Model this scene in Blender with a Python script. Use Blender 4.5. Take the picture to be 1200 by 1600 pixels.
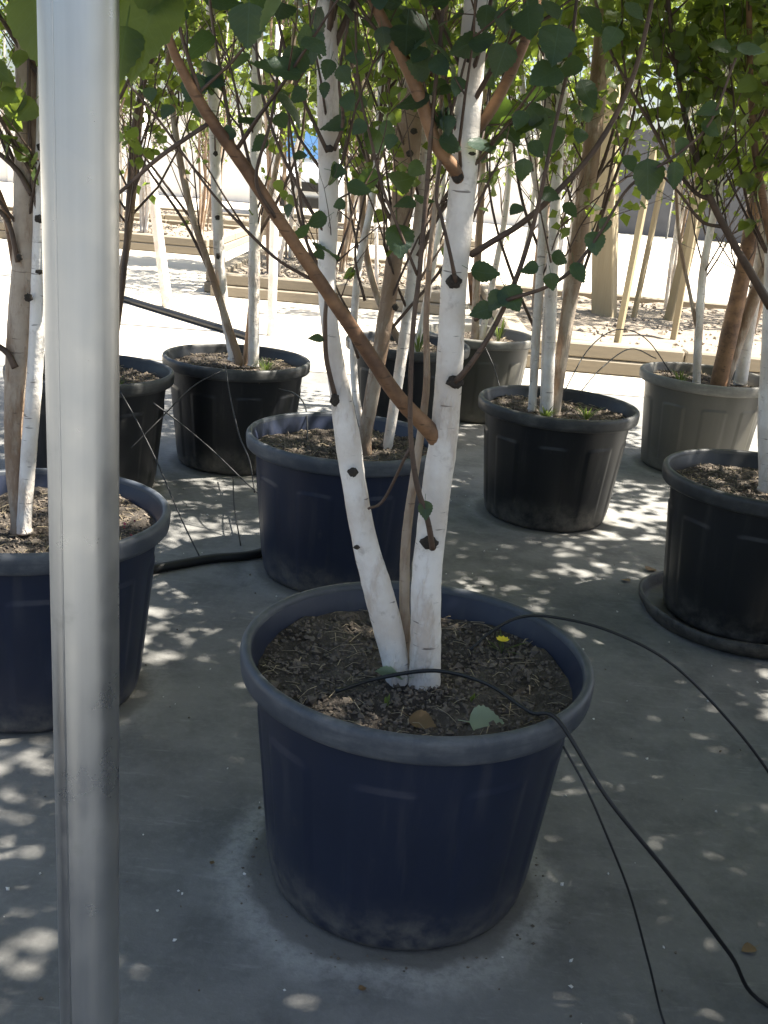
import bpy, bmesh, math, random
import numpy as np
from mathutils import Vector, Matrix

random.seed(7)
rng = np.random.default_rng(11)
scene = bpy.context.scene
for o in list(bpy.data.objects):
    bpy.data.objects.remove(o)
C = scene.collection

# ------------------------------------------------------------------ camera
F_PX, PITCH, ROLL, CAM_H = 1601.0, math.radians(18.35), math.radians(4.92), 1.205
_c, _s = math.cos(PITCH), math.sin(PITCH)
FWD = Vector((0, _c, -_s))
_R0, _U0 = Vector((1, 0, 0)), Vector((0, _s, _c))
RGT = _R0 * math.cos(ROLL) + _U0 * math.sin(ROLL)
UPV = -_R0 * math.sin(ROLL) + _U0 * math.cos(ROLL)
CAM = Vector((0, 0, CAM_H))
cd = bpy.data.cameras.new('camera')
co = bpy.data.objects.new('camera', cd)
C.objects.link(co)
co.matrix_world = Matrix(((RGT.x, UPV.x, -FWD.x, CAM.x), (RGT.y, UPV.y, -FWD.y, CAM.y),
                          (RGT.z, UPV.z, -FWD.z, CAM.z), (0, 0, 0, 1)))
cd.sensor_fit = 'VERTICAL'
cd.sensor_height = 24.0
cd.lens = 24.0 * F_PX / 1600.0
cd.clip_start, cd.clip_end = 0.05, 600
scene.camera = co
scene.render.resolution_x, scene.render.resolution_y = 768, 1024

# ------------------------------------------------------------------ sky, sun, exposure
SUN_EL, SUN_AZ = math.radians(60), math.radians(8)      # azimuth measured from +x towards +y
world = bpy.data.worlds.new('World')
scene.world = world
world.use_nodes = True
wn = world.node_tree
sky = wn.nodes.new('ShaderNodeTexSky')
sky.sky_type = 'NISHITA'
sky.sun_disc = False
sky.sun_elevation = SUN_EL
sky.sun_rotation = math.pi / 2 - SUN_AZ
sky.air_density, sky.dust_density = 1.0, 3.0
wn.links.new(sky.outputs[0], wn.nodes['Background'].inputs[0])
wn.nodes['Background'].inputs[1].default_value = 0.062
sd = bpy.data.lights.new('sun', 'SUN')
sd.energy, sd.angle, sd.color = 5.0, math.radians(0.53), (1.0, 0.94, 0.83)
so = bpy.data.objects.new('sun', sd)
C.objects.link(so)
to_sun = Vector((math.cos(SUN_AZ) * math.cos(SUN_EL), math.sin(SUN_AZ) * math.cos(SUN_EL), math.sin(SUN_EL)))
so.rotation_euler = to_sun.to_track_quat('Z', 'Y').to_euler()
so.location = (4, 0, 8)
vs = scene.view_settings
vs.view_transform, vs.look, vs.gamma, vs.use_curve_mapping = 'Standard', 'None', 1.0, False
vs.exposure = 2.05
cy = scene.cycles
cy.max_bounces, cy.diffuse_bounces, cy.glossy_bounces, cy.transmission_bounces = 6, 4, 2, 3
cy.caustics_reflective = cy.caustics_refractive = False

# ------------------------------------------------------------------ helpers
def ray(px, py):
    return FWD + RGT * ((px - 600) / F_PX) - UPV * ((py - 800) / F_PX)

def pix(px, py, Y):
    """The point seen at photo pixel (px, py) at distance Y in front."""
    d = ray(px, py)
    return CAM + d * (Y / d.y)

def gpix(px, py, z=0.0):
    d = ray(px, py)
    return CAM + d * ((z - CAM.z) / d.z)

def to_px(P):
    q = Vector(P) - CAM
    z = q.dot(FWD)
    if z < 0.05:
        return None
    return 600 + F_PX * q.dot(RGT) / z, 800 - F_PX * q.dot(UPV) / z, z

def tag(o, label, cat, group=None, kind=None):
    o['label'] = label
    if cat: o['category'] = cat
    if group: o['group'] = group
    if kind: o['kind'] = kind
    return o

def empty(name, loc=(0, 0, 0), rz=0.0):
    o = bpy.data.objects.new(name, None)
    o.empty_display_size = 0.1
    C.objects.link(o)
    o.location = loc
    o.rotation_euler = (0, 0, rz)
    return o

def link(name, mesh, parent=None, loc=(0, 0, 0), rot=None):
    o = bpy.data.objects.new(name, mesh)
    C.objects.link(o)
    o.location = loc
    if rot is not None: o.rotation_euler = rot
    if parent is not None: o.parent = parent
    return o

class MB:
    def __init__(s): s.v, s.f = [], []
    def add(s, verts, faces):
        n = len(s.v)
        s.v += [tuple(v) for v in verts]
        s.f += [tuple(i + n for i in f) for f in faces]
        return s
    def box(s, x0, x1, y0, y1, z0, z1, M=None):
        vs_ = [Vector((x, y, z)) for z in (z0, z1) for y in (y0, y1) for x in (x0, x1)]
        if M is not None: vs_ = [M @ v for v in vs_]
        return s.add(vs_, [(0, 2, 3, 1), (4, 5, 7, 6), (0, 1, 5, 4), (2, 6, 7, 3), (0, 4, 6, 2), (1, 3, 7, 5)])
    def tube(s, pts, rad, n=8, cap=True, wob=0.0):
        pts = [Vector(p) for p in pts]
        if not hasattr(rad, '__len__'): rad = [rad] * len(pts)
        T = [(pts[min(i + 1, len(pts) - 1)] - pts[max(i - 1, 0)]).normalized() for i in range(len(pts))]
        a = Vector((0, 1, 0)) if abs(T[0].y) < 0.9 else Vector((1, 0, 0))
        u = (a - T[0] * a.dot(T[0])).normalized()
        V = []
        for p, t, r in zip(pts, T, rad):
            u = (u - t * u.dot(t)).normalized()
            w = t.cross(u)
            for k in range(n):
                an = 2 * math.pi * k / n
                rr = r * (1 + (random.uniform(-wob, wob) if wob else 0))
                V.append(p + (u * math.cos(an) + w * math.sin(an)) * rr)
        Fc = [(i * n + k, i * n + (k + 1) % n, (i + 1) * n + (k + 1) % n, (i + 1) * n + k)
              for i in range(len(pts) - 1) for k in range(n)]
        if cap:
            Fc.append(tuple(range(n - 1, -1, -1)))
            Fc.append(tuple((len(pts) - 1) * n + k for k in range(n)))
        return s.add(V, Fc)
    def mesh(s, name, mat, smooth=True):
        m = bpy.data.meshes.new(name)
        m.from_pydata(s.v, [], s.f)
        if mat is not None: m.materials.append(mat)
        if smooth and len(m.polygons):
            m.polygons.foreach_set('use_smooth', [True] * len(m.polygons))
        m.update()
        return m
    def obj(s, name, mat, parent=None, loc=(0, 0, 0), smooth=True):
        return link(name, s.mesh(name, mat, smooth), parent, loc)

def bevel(o, w=0.01, seg=2):
    bm = bmesh.new(); bm.from_mesh(o.data)
    bmesh.ops.bevel(bm, geom=bm.edges[:], offset=w, segments=seg, profile=0.6, affect='EDGES')
    bm.to_mesh(o.data); bm.free()
    return o

def catmull(pts, sub=5):
    """pts: list of tuples of floats, smoothed."""
    P = [np.array(p, float) for p in pts]
    P = [2 * P[0] - P[1]] + P + [2 * P[-1] - P[-2]]
    out = []
    for i in range(1, len(P) - 2):
        p0, p1, p2, p3 = P[i - 1:i + 3]
        for k in range(sub):
            t = k / sub
            out.append(0.5 * (2 * p1 + (p2 - p0) * t + (2 * p0 - 5 * p1 + 4 * p2 - p3) * t * t + (3 * p1 - p0 - 3 * p2 + p3) * t ** 3))
    out.append(P[-2])
    return out

# ------------------------------------------------------------------ materials
def new_mat(name):
    m = bpy.data.materials.new(name)
    m.use_nodes = True
    nt = m.node_tree
    return m, nt, nt.nodes['Principled BSDF']

def N(nt, t, **kw):
    n = nt.nodes.new('ShaderNode' + t)
    for k, v in kw.items():
        if k.startswith('i_'): n.inputs[k[2:].replace('_', ' ')].default_value = v
        else: setattr(n, k, v)
    return n

def ramp(nt, src, stops):
    r = nt.nodes.new('ShaderNodeValToRGB')
    el = r.color_ramp.elements
    while len(el) < len(stops): el.new(0.5)
    for e, (p, c) in zip(el, stops):
        e.position = p
        e.color = (c[0], c[1], c[2], 1) if hasattr(c, '__len__') else (c, c, c, 1)
    nt.links.new(src, r.inputs[0])
    return r.outputs[0]

def noise(nt, vec, scale, detail=4, rough=0.55):
    n = N(nt, 'TexNoise')
    n.inputs['Scale'].default_value = scale
    n.inputs['Detail'].default_value = detail
    n.inputs['Roughness'].default_value = rough
    if vec is not None: nt.links.new(vec, n.inputs['Vector'])
    return n.outputs['Fac']

def mix(nt, fac, a, b, mode='MIX'):
    m = N(nt, 'Mix', data_type='RGBA', blend_type=mode)
    for sock, v in ((0, fac), (6, a), (7, b)):
        if isinstance(v, (int, float)): m.inputs[sock].default_value = v if sock == 0 else (v, v, v, 1)
        elif isinstance(v, tuple): m.inputs[sock].default_value = (v[0], v[1], v[2], 1)
        else: nt.links.new(v, m.inputs[sock])
    return m.outputs[2]

def math_(nt, op, a, b=None, clamp=False):
    m = N(nt, 'Math', operation=op, use_clamp=clamp)
    for i, v in enumerate((a, b)):
        if v is None: continue
        if isinstance(v, (int, float)): m.inputs[i].default_value = v
        else: nt.links.new(v, m.inputs[i])
    return m.outputs[0]

def maprange(nt, v, a, b, c=0.0, d=1.0, smooth=True):
    m = N(nt, 'MapRange', interpolation_type='SMOOTHSTEP' if smooth else 'LINEAR')
    nt.links.new(v, m.inputs[0])
    for i, x in enumerate((a, b, c, d)): m.inputs[i + 1].default_value = x
    return m.outputs[0]

def bump(nt, h, strength, dist, bsdf):
    b = N(nt, 'Bump')
    b.inputs['Strength'].default_value = strength
    b.inputs['Distance'].default_value = dist
    nt.links.new(h, b.inputs['Height'])
    nt.links.new(b.outputs[0], bsdf.inputs['Normal'])

def coord(nt, kind='Object', scale=None):
    tc = N(nt, 'TexCoord').outputs[kind]
    if scale is None: return tc
    mp = N(nt, 'Mapping')
    mp.inputs['Scale'].default_value = scale
    nt.links.new(tc, mp.inputs[0])
    return mp.outputs[0]

def simple(name, col, rough=0.6, var=0.25, scale=8.0, metal=0.0, bmp=0.0, spec=0.5):
    m, nt, b = new_mat(name)
    v = coord(nt)
    f = noise(nt, v, scale)
    c = mix(nt, f, tuple(x * (1 - var) for x in col), tuple(min(1, x * (1 + var)) for x in col))
    nt.links.new(c, b.inputs['Base Color'])
    b.inputs['Roughness'].default_value = rough
    b.inputs['Metallic'].default_value = metal
    b.inputs['Specular IOR Level'].default_value = spec
    if bmp: bump(nt, noise(nt, v, scale * 4), bmp, 0.01, b)
    return m

POTS = dict(front=(0.077, 1.586), middle=(-0.134, 3.009), right=(0.616, 3.785), far_left=(-0.65, 4.145),
            left_front=(-0.775, 2.13), left_rear=(-1.107, 3.667), right_front=(1.106, 2.891),
            right_rear=(1.424, 4.713), rear_a=(0.045, 4.92), rear_b=(0.42, 5.44))

def concrete_mat():
    m, nt, b = new_mat('concrete')
    g = N(nt, 'NewGeometry').outputs['Position']
    f1 = noise(nt, g, 1.3, 5, 0.62)
    f2 = noise(nt, g, 6.0, 7, 0.68)
    f3 = noise(nt, g, 60.0, 4, 0.7)
    base = ramp(nt, f1, [(0.28, (0.135, 0.132, 0.126)), (0.5, (0.205, 0.202, 0.193)), (0.72, (0.27, 0.265, 0.25))])
    c = mix(nt, math_(nt, 'MULTIPLY', maprange(nt, f2, 0.42, 0.66), 0.6), base, (0.11, 0.109, 0.105))
    c = mix(nt, math_(nt, 'MULTIPLY', maprange(nt, f3, 0.45, 0.8), 0.3), c, (0.31, 0.305, 0.29))
    # chalky scrapes
    sc = N(nt, 'Mapping'); sc.inputs['Scale'].default_value = (2.0, 12.0, 1); sc.inputs['Rotation'].default_value = (0, 0, 0.5)
    nt.links.new(g, sc.inputs[0])
    scr = maprange(nt, noise(nt, sc.outputs[0], 2.6, 6, 0.72), 0.56, 0.74)
    c = mix(nt, math_(nt, 'MULTIPLY', scr, 0.5), c, (0.36, 0.355, 0.34))
    wob = math_(nt, 'ADD', math_(nt, 'MULTIPLY', math_(nt, 'SUBTRACT', f2, 0.5), 0.11), math_(nt, 'MULTIPLY', math_(nt, 'SUBTRACT', f1, 0.5), 0.06))
    patchy = maprange(nt, f3, 0.3, 0.6, 0.45, 1.0)
    # dried dirt and lime crust left around the pots
    for k, (x, y) in POTS.items():
        fr = k == 'front'
        vd = N(nt, 'VectorMath', operation='DISTANCE')
        nt.links.new(g, vd.inputs[0]); vd.inputs[1].default_value = (x - (0.015 if fr else 0), y - (0.01 if fr else 0), 0)
        d = math_(nt, 'ADD', vd.outputs['Value'], wob)
        inner = maprange(nt, d, 0.285, 0.255)
        c = mix(nt, math_(nt, 'MULTIPLY', inner, 0.55), c, (0.155, 0.145, 0.125))
        crust = math_(nt, 'MULTIPLY', maprange(nt, d, 0.245, 0.272), maprange(nt, d, 0.335, 0.275))
        crust = math_(nt, 'MULTIPLY', crust, patchy)
        c = mix(nt, math_(nt, 'MULTIPLY', crust, 0.75 if fr else 0.35), c, (0.42, 0.41, 0.38))
    nt.links.new(c, b.inputs['Base Color'])
    nt.links.new(maprange(nt, f2, 0.3, 0.7, 0.7, 0.92), b.inputs['Roughness'])
    b.inputs['Specular IOR Level'].default_value = 0.3
    h = math_(nt, 'ADD', math_(nt, 'MULTIPLY', f2, 0.5), math_(nt, 'MULTIPLY', f3, 0.3))
    bump(nt, h, 0.5, 0.012, b)
    return m

def plastic_mat(name, col, dust, dust_amt):
    m, nt, b = new_mat(name)
    v = coord(nt)
    sep = N(nt, 'SeparateXYZ'); nt.links.new(v, sep.inputs[0])
    n1 = noise(nt, v, 5.0, 6, 0.65)
    n2 = noise(nt, v, 22.0, 5, 0.7)
    low = maprange(nt, math_(nt, 'ADD', sep.outputs[2], math_(nt, 'MULTIPLY', n1, 0.16)), 0.21, 0.06)
    d = math_(nt, 'MULTIPLY', low, maprange(nt, n2, 0.25, 0.75), True)
    st = coord(nt, 'Object', (26, 26, 1.6))
    streak = maprange(nt, noise(nt, st, 1.0, 5, 0.6), 0.52, 0.75)
    d = math_(nt, 'ADD', d, math_(nt, 'MULTIPLY', streak, 0.10), True)
    d = math_(nt, 'ADD', d, math_(nt, 'MULTIPLY', maprange(nt, n2, 0.62, 0.8), 0.25), True)
    d = math_(nt, 'MULTIPLY', d, dust_amt, True)
    c = mix(nt, d, mix(nt, n1, tuple(x * 0.8 for x in col), tuple(x * 1.25 for x in col)), dust)
    nt.links.new(c, b.inputs['Base Color'])
    nt.links.new(math_(nt, 'ADD', 0.38, math_(nt, 'MULTIPLY', d, 0.5)), b.inputs['Roughness'])
    b.inputs['Specular IOR Level'].default_value = 0.45
    bump(nt, n2, 0.08, 0.004, b)
    return m

def rim_mat(name, col, dust):
    m, nt, b = new_mat(name)
    v = coord(nt)
    n1 = noise(nt, v, 9.0, 6, 0.7)
    n2 = noise(nt, coord(nt, 'Object', (8, 8, 60)), 2.0, 4, 0.6)
    f = math_(nt, 'MULTIPLY', maprange(nt, n1, 0.4, 0.75), maprange(nt, n2, 0.3, 0.7, 0.4, 1.0))
    nt.links.new(mix(nt, f, col, dust), b.inputs['Base Color'])
    nt.links.new(maprange(nt, n1, 0.3, 0.7, 0.38, 0.62), b.inputs['Roughness'])
    bump(nt, n1, 0.1, 0.004, b)
    return m

def birch_mat(name, pale, mid, peel, peel_amt):
    m, nt, b = new_mat(name)
    g = N(nt, 'NewGeometry').outputs['Position']
    n1 = noise(nt, g, 7.0, 5, 0.6)
    n2 = noise(nt, g, 38.0, 5, 0.65)
    c = mix(nt, maprange(nt, n1, 0.35, 0.65), mid, pale)
    pl = N(nt, 'Mapping'); pl.inputs['Scale'].default_value = (11, 11, 3.2); nt.links.new(g, pl.inputs[0])
    pf = maprange(nt, noise(nt, pl.outputs[0], 1.0, 6, 0.7), 0.56 - peel_amt * 0.25, 0.66 - peel_amt * 0.2)
    c = mix(nt, math_(nt, 'MULTIPLY', pf, 0.35 + 0.6 * peel_amt), c, peel)
    ln = N(nt, 'Mapping'); ln.inputs['Scale'].default_value = (22, 22, 170); nt.links.new(g, ln.inputs[0])
    lent = maprange(nt, noise(nt, ln.outputs[0], 1.0, 2, 0.5), 0.68, 0.74)
    c = mix(nt, math_(nt, 'MULTIPLY', lent, 0.75), c, (0.10, 0.075, 0.06))
    c = mix(nt, math_(nt, 'MULTIPLY', maprange(nt, n2, 0.55, 0.75), 0.5), c, (0.32, 0.27, 0.22))
    nt.links.new(c, b.inputs['Base Color'])
    b.inputs['Roughness'].default_value = 0.7
    b.inputs['Specular IOR Level'].default_value = 0.3
    bump(nt, math_(nt, 'ADD', n2, math_(nt, 'MULTIPLY', pf, 0.7)), 0.6, 0.006, b)
    return m

def twig_mat(name, a, bcol):
    m, nt, b = new_mat(name)
    g = N(nt, 'NewGeometry').outputs['Position']
    n1 = noise(nt, g, 14.0, 5, 0.65)
    n2 = noise(nt, g, 90.0, 3, 0.6)
    c = mix(nt, maprange(nt, n1, 0.3, 0.7), a, bcol)
    ln = N(nt, 'Mapping'); ln.inputs['Scale'].default_value = (30, 30, 130); nt.links.new(g, ln.inputs[0])
    c = mix(nt, math_(nt, 'MULTIPLY', maprange(nt, noise(nt, ln.outputs[0], 1.0, 2), 0.62, 0.7), 0.6), c, tuple(x * 0.4 for x in a))
    nt.links.new(c, b.inputs['Base Color'])
    b.inputs['Roughness'].default_value = 0.6
    bump(nt, n2, 0.3, 0.003, b)
    return m

def leaf_mat(name, top, through, t_amt=0.45, veins=False):
    m, nt, b = new_mat(name)
    oi = N(nt, 'ObjectInfo').outputs['Random']
    g = N(nt, 'NewGeometry').outputs['Position']
    n0 = noise(nt, g, 17.0, 2, 0.5)
    var = math_(nt, 'ADD', math_(nt, 'MULTIPLY', n0, 0.7), math_(nt, 'MULTIPLY', oi, 0.3))
    c = mix(nt, maprange(nt, var, 0.25, 0.7), tuple(x * 0.7 for x in top), tuple(x * 1.35 for x in top))
    if veins:
        tc = coord(nt)
        sp = N(nt, 'SeparateXYZ'); nt.links.new(tc, sp.inputs[0])
        ay = math_(nt, 'ABSOLUTE', sp.outputs[1])
        ph = math_(nt, 'MULTIPLY', math_(nt, 'SUBTRACT', sp.outputs[0], math_(nt, 'MULTIPLY', ay, 0.75)), 46.0)
        side = maprange(nt, math_(nt, 'SINE', ph), 0.80, 1.0)
        mid = maprange(nt, ay, 0.022, 0.008)
        vn = math_(nt, 'MAXIMUM', math_(nt, 'MULTIPLY', side, 0.5), mid)
        blot = maprange(nt, noise(nt, tc, 3.5, 5, 0.65), 0.55, 0.72)
        c = mix(nt, math_(nt, 'MULTIPLY', vn, 0.45), c, tuple(min(1, x * 2.1 + .012) for x in top))
        c = mix(nt, math_(nt, 'MULTIPLY', blot, 0.35), c, tuple(x * 1.5 for x in (top[0] * 1.3, top[1], top[2] * .7)))
        bump(nt, math_(nt, 'ADD', vn, math_(nt, 'MULTIPLY', noise(nt, tc, 9.0, 4, 0.6), 0.6)), 0.14, 0.03, b)
    nt.links.new(c, b.inputs['Base Color'])
    b.inputs['Roughness'].default_value = 0.42
    b.inputs['Specular IOR Level'].default_value = 0.4
    tr = N(nt, 'BsdfTranslucent')
    tr.inputs[0].default_value = (*through, 1)
    ms = N(nt, 'MixShader'); ms.inputs[0].default_value = t_amt
    out = nt.nodes['Material Output']
    nt.links.new(b.outputs[0], ms.inputs[1]); nt.links.new(tr.outputs[0], ms.inputs[2])
    nt.links.new(ms.outputs[0], out.inputs[0])
    return m

def soil_mat():
    m, nt, b = new_mat('soil')
    g = N(nt, 'NewGeometry').outputs['Position']
    n1 = noise(nt, g, 8.0, 5, 0.6)
    n2 = noise(nt, g, 70.0, 5, 0.75)
    c = mix(nt, maprange(nt, n1, 0.35, 0.65), (0.035, 0.026, 0.02), (0.11, 0.092, 0.075))
    c = mix(nt, maprange(nt, n2, 0.5, 0.75), c, (0.19, 0.16, 0.135))
    nt.links.new(c, b.inputs['Base Color'])
    b.inputs['Roughness'].default_value = 0.95
    bump(nt, n2, 0.9, 0.02, b)
    return m

def galv_mat():
    m, nt, b = new_mat('galvanised_steel')
    v = coord(nt, 'Object')
    st = coord(nt, 'Object', (60, 60, 1.5))
    n1 = noise(nt, st, 1.0, 4, 0.6)
    n2 = noise(nt, v, 18.0, 5, 0.65)
    vor = N(nt, 'TexVoronoi'); vor.inputs['Scale'].default_value = 45
    nt.links.new(v, vor.inputs['Vector'])
    c = mix(nt, n1, (0.33, 0.35, 0.365), (0.50, 0.52, 0.535))
    c = mix(nt, math_(nt, 'MULTIPLY', vor.outputs['Color'], 0.12), c, (0.5, 0.52, 0.53))
    c = mix(nt, math_(nt, 'MULTIPLY', maprange(nt, n2, 0.6, 0.78), 0.4), c, (0.22, 0.23, 0.225))
    nt.links.new(c, b.inputs['Base Color'])
    b.inputs['Metallic'].default_value = 0.85
    nt.links.new(maprange(nt, n2, 0.3, 0.7, 0.26, 0.42), b.inputs['Roughness'])
    bump(nt, n2, 0.08, 0.003, b)
    return m

def timber_mat(name, a, bcol, axis=0):
    m, nt, b = new_mat(name)
    sc = [14, 14, 14]; sc[axis] = 1.2
    v = coord(nt, 'Object', tuple(sc))
    n1 = noise(nt, v, 2.0, 6, 0.65)
    oi = N(nt, 'ObjectInfo').outputs['Random']
    c = mix(nt, n1, a, bcol)
    c = mix(nt, math_(nt, 'MULTIPLY', oi, 0.4), c, tuple(x * 0.6 for x in a))
    nt.links.new(c, b.inputs['Base Color'])
    b.inputs['Roughness'].default_value = 0.85
    bump(nt, n1, 0.4, 0.01, b)
    return m

M = {}
M['concrete'] = concrete_mat()
M['yard'] = simple('pale_yard', (0.52, 0.475, 0.40), 0.9, 0.28, 1.1, bmp=0.3)
M['pot'] = plastic_mat('navy_black_plastic', (0.018, 0.024, 0.046), (0.19, 0.175, 0.15), 1.0)
M['pot_rim'] = rim_mat('scuffed_rim', (0.050, 0.058, 0.074), (0.15, 0.155, 0.16))
M['rim_black'] = rim_mat('scuffed_black_rim', (0.026, 0.027, 0.029), (0.11, 0.108, 0.10))
M['pot_black'] = plastic_mat('black_plastic', (0.013, 0.014, 0.016), (0.20, 0.18, 0.15), 1.0)
M['pot_grey'] = plastic_mat('dusty_grey_plastic', (0.10, 0.095, 0.08), (0.22, 0.20, 0.165), 1.0)
M['rim_grey'] = rim_mat('dusty_grey_rim', (0.14, 0.135, 0.12), (0.26, 0.25, 0.22))
M['birch'] = birch_mat('white_birch_bark', (0.87, 0.83, 0.78), (0.68, 0.61, 0.54), (0.50, 0.38, 0.29), 0.2)
M['birch_tan'] = birch_mat('peeling_tan_birch_bark', (0.50, 0.42, 0.34), (0.34, 0.26, 0.19), (0.22, 0.13, 0.075), 0.6)
M['bark_orange'] = twig_mat('orange_brown_bark', (0.10, 0.052, 0.03), (0.31, 0.17, 0.085))
M['twig'] = twig_mat('dark_twig_bark', (0.055, 0.035, 0.025), (0.12, 0.075, 0.05))
M['knot'] = simple('dark_knot', (0.055, 0.045, 0.036), 0.9, 0.6, 90, bmp=0.8)
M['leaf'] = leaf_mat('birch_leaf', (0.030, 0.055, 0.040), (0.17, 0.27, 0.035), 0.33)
M['leaf_far'] = leaf_mat('birch_leaf_sunlit_tint', (0.050, 0.080, 0.028), (0.31, 0.41, 0.05), 0.46)  # brighter, yellower copy of the leaf with sunlight put into its colour
M['leaf_single'] = leaf_mat('veined_birch_leaf', (0.030, 0.055, 0.040), (0.17, 0.27, 0.035), 0.33, True)
M['leaf_far_single'] = leaf_mat('veined_leaf_sunlit_tint', (0.050, 0.080, 0.028), (0.31, 0.41, 0.05), 0.46, True)  # veined leaf, same sunlit look worked into its colour
M['leaf_pale'] = leaf_mat('pale_fallen_leaf', (0.36, 0.43, 0.29), (0.3, 0.4, 0.15), 0.25)
M['leaf_dry'] = leaf_mat('dry_leaf', (0.22, 0.14, 0.07), (0.2, 0.12, 0.05), 0.2)
M['petal'] = simple('yellow_petal', (0.75, 0.58, 0.03), 0.6, 0.15, 40)
M['pink'] = simple('pink_petal', (0.5, 0.10, 0.13), 0.6, 0.3, 40)
M['soil'] = soil_mat()
M['chip'] = simple('mulch_chip', (0.145, 0.118, 0.093), 0.95, 0.8, 45)
M['straw'] = simple('dry_straw', (0.42, 0.34, 0.22), 0.9, 0.4, 25)
M['weed'] = leaf_mat('weed_green', (0.10, 0.13, 0.05), (0.22, 0.3, 0.06))
M['hose'] = simple('black_polythene', (0.012, 0.012, 0.013), 0.5, 0.3, 30)
M['galv'] = galv_mat()
M['timber'] = timber_mat('weathered_sleeper', (0.19, 0.16, 0.12), (0.34, 0.29, 0.22), 0)
M['stake'] = timber_mat('pale_stake', (0.34, 0.27, 0.16), (0.50, 0.42, 0.28), 2)
M['gravel'] = simple('bed_gravel', (0.24, 0.20, 0.155), 0.95, 0.5, 9, bmp=0.8)
M['stone'] = simple('bed_stone', (0.30, 0.25, 0.20), 0.95, 0.4, 5)
M['wall'] = simple('white_render', (0.72, 0.70, 0.66), 0.9, 0.12, 1.5)
M['net'] = simple('dark_shade_net', (0.07, 0.075, 0.085), 0.9, 0.3, 3.0)
M['van'] = simple('white_van_paint', (0.74, 0.75, 0.76), 0.3, 0.04, 2)
M['rubber'] = simple('black_rubber', (0.02, 0.02, 0.02), 0.8, 0.2, 20)
M['lamp'] = simple('lamp_glass', (0.6, 0.62, 0.64), 0.15, 0.1, 5)
mg, ntg, bg = new_mat('windscreen_glass')
bg.inputs['Base Color'].default_value = (0.05, 0.12, 0.24, 1); bg.inputs['Roughness'].default_value = 0.08  # reflected sky is put into the blue base colour of the glass
bg.inputs['Specular IOR Level'].default_value = 0.9
M['glass'] = mg

# ------------------------------------------------------------------ ground
gm = MB()
xs = [-250, -60, -12, -4, 0, 4, 12, 60, 250]; ys = [-60, -8, 0, 3, 7, 15, 40, 120, 400]
gm.add([(x, y, 0) for y in ys for x in xs],
       [(j * 9 + i, j * 9 + i + 1, (j + 1) * 9 + i + 1, (j + 1) * 9 + i) for j in range(8) for i in range(8)])
g = gm.obj('ground', M['concrete']); g['kind'] = 'structure'
ym = MB()
ym.add([(-80, 5.9, .004), (-3, 6.1, .004), (0.6, 6.3, .004), (4, 6.45, .004), (80, 6.3, .004), (80, 120, .004), (-80, 120, .004)], [(0, 1, 2, 3, 4, 5, 6)])
y = ym.obj('pale_yard', M['yard']); y['kind'] = 'structure'
tag(y, 'pale sunlit gravelled yard beyond the potted trees', None); y['kind'] = 'structure'

# ------------------------------------------------------------------ galvanised pipe
pp = empty('steel_pole', (-0.219, 0.707, 0))
mb = MB(); n = 40
prof = [(0.0, 0.025), (3.2, 0.025)]
mb.tube([(0, 0, z) for z in np.linspace(0, 3.2, 34)], 0.0250, 40)
tube_o = mb.obj('tube', M['galv'], pp)
mb = MB(); mb.tube([(-0.0090, -0.0231, z) for z in (0.01, 1.0, 2.0, 3.19)], 0.0009, 6)
mb.obj('weld_seam', M['galv'], pp)
mb = MB(); mb.tube([(0, 0, 0.0), (0, 0, 0.008)], [0.07, 0.07], 32); mb.obj('base_plate', M['galv'], pp)
mb = MB()
mb.tube([(0, 0, 3.2), (0, 0, 3.215)], [0.0275, 0.022], 32); mb.obj('end_cap', M['hose'], pp)
tag(pp, 'upright galvanised grey steel pole standing in front of the potted trees', 'pole')

# ------------------------------------------------------------------ pots
HR = 0.442
SOIL_Z = HR - 0.055
def lathe(profile, n, relief=None):
    V, Fc = [], []
    for i, (r, z) in enumerate(profile):
        for k in range(n):
            a = 2 * math.pi * k / n
            rr = r + (relief(a, z) if relief else 0)
            V.append((rr * math.cos(a), rr * math.sin(a), z))
    for i in range(len(profile) - 1):
        for k in range(n):
            Fc.append((i * n + k, i * n + (k + 1) % n, (i + 1) * n + (k + 1) % n, (i + 1) * n + k))
    return V, Fc

def sstep(a, b, x):
    t = min(1, max(0, (x - a) / (b - a)))
    return t * t * (3 - 2 * t)

def pot_relief(a, z):
    per = 2 * math.pi / 9
    u = ((a + 0.28) % per) / per
    top = 0.318 + 0.010 * math.sin(math.pi * u)
    h = sstep(0.20, 0.235, u) * (1 - sstep(0.765, 0.80, u))
    v = sstep(0.03, 0.05, z) * (1 - sstep(top - 0.006, top, z))
    return 0.0035 * h * v

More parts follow.
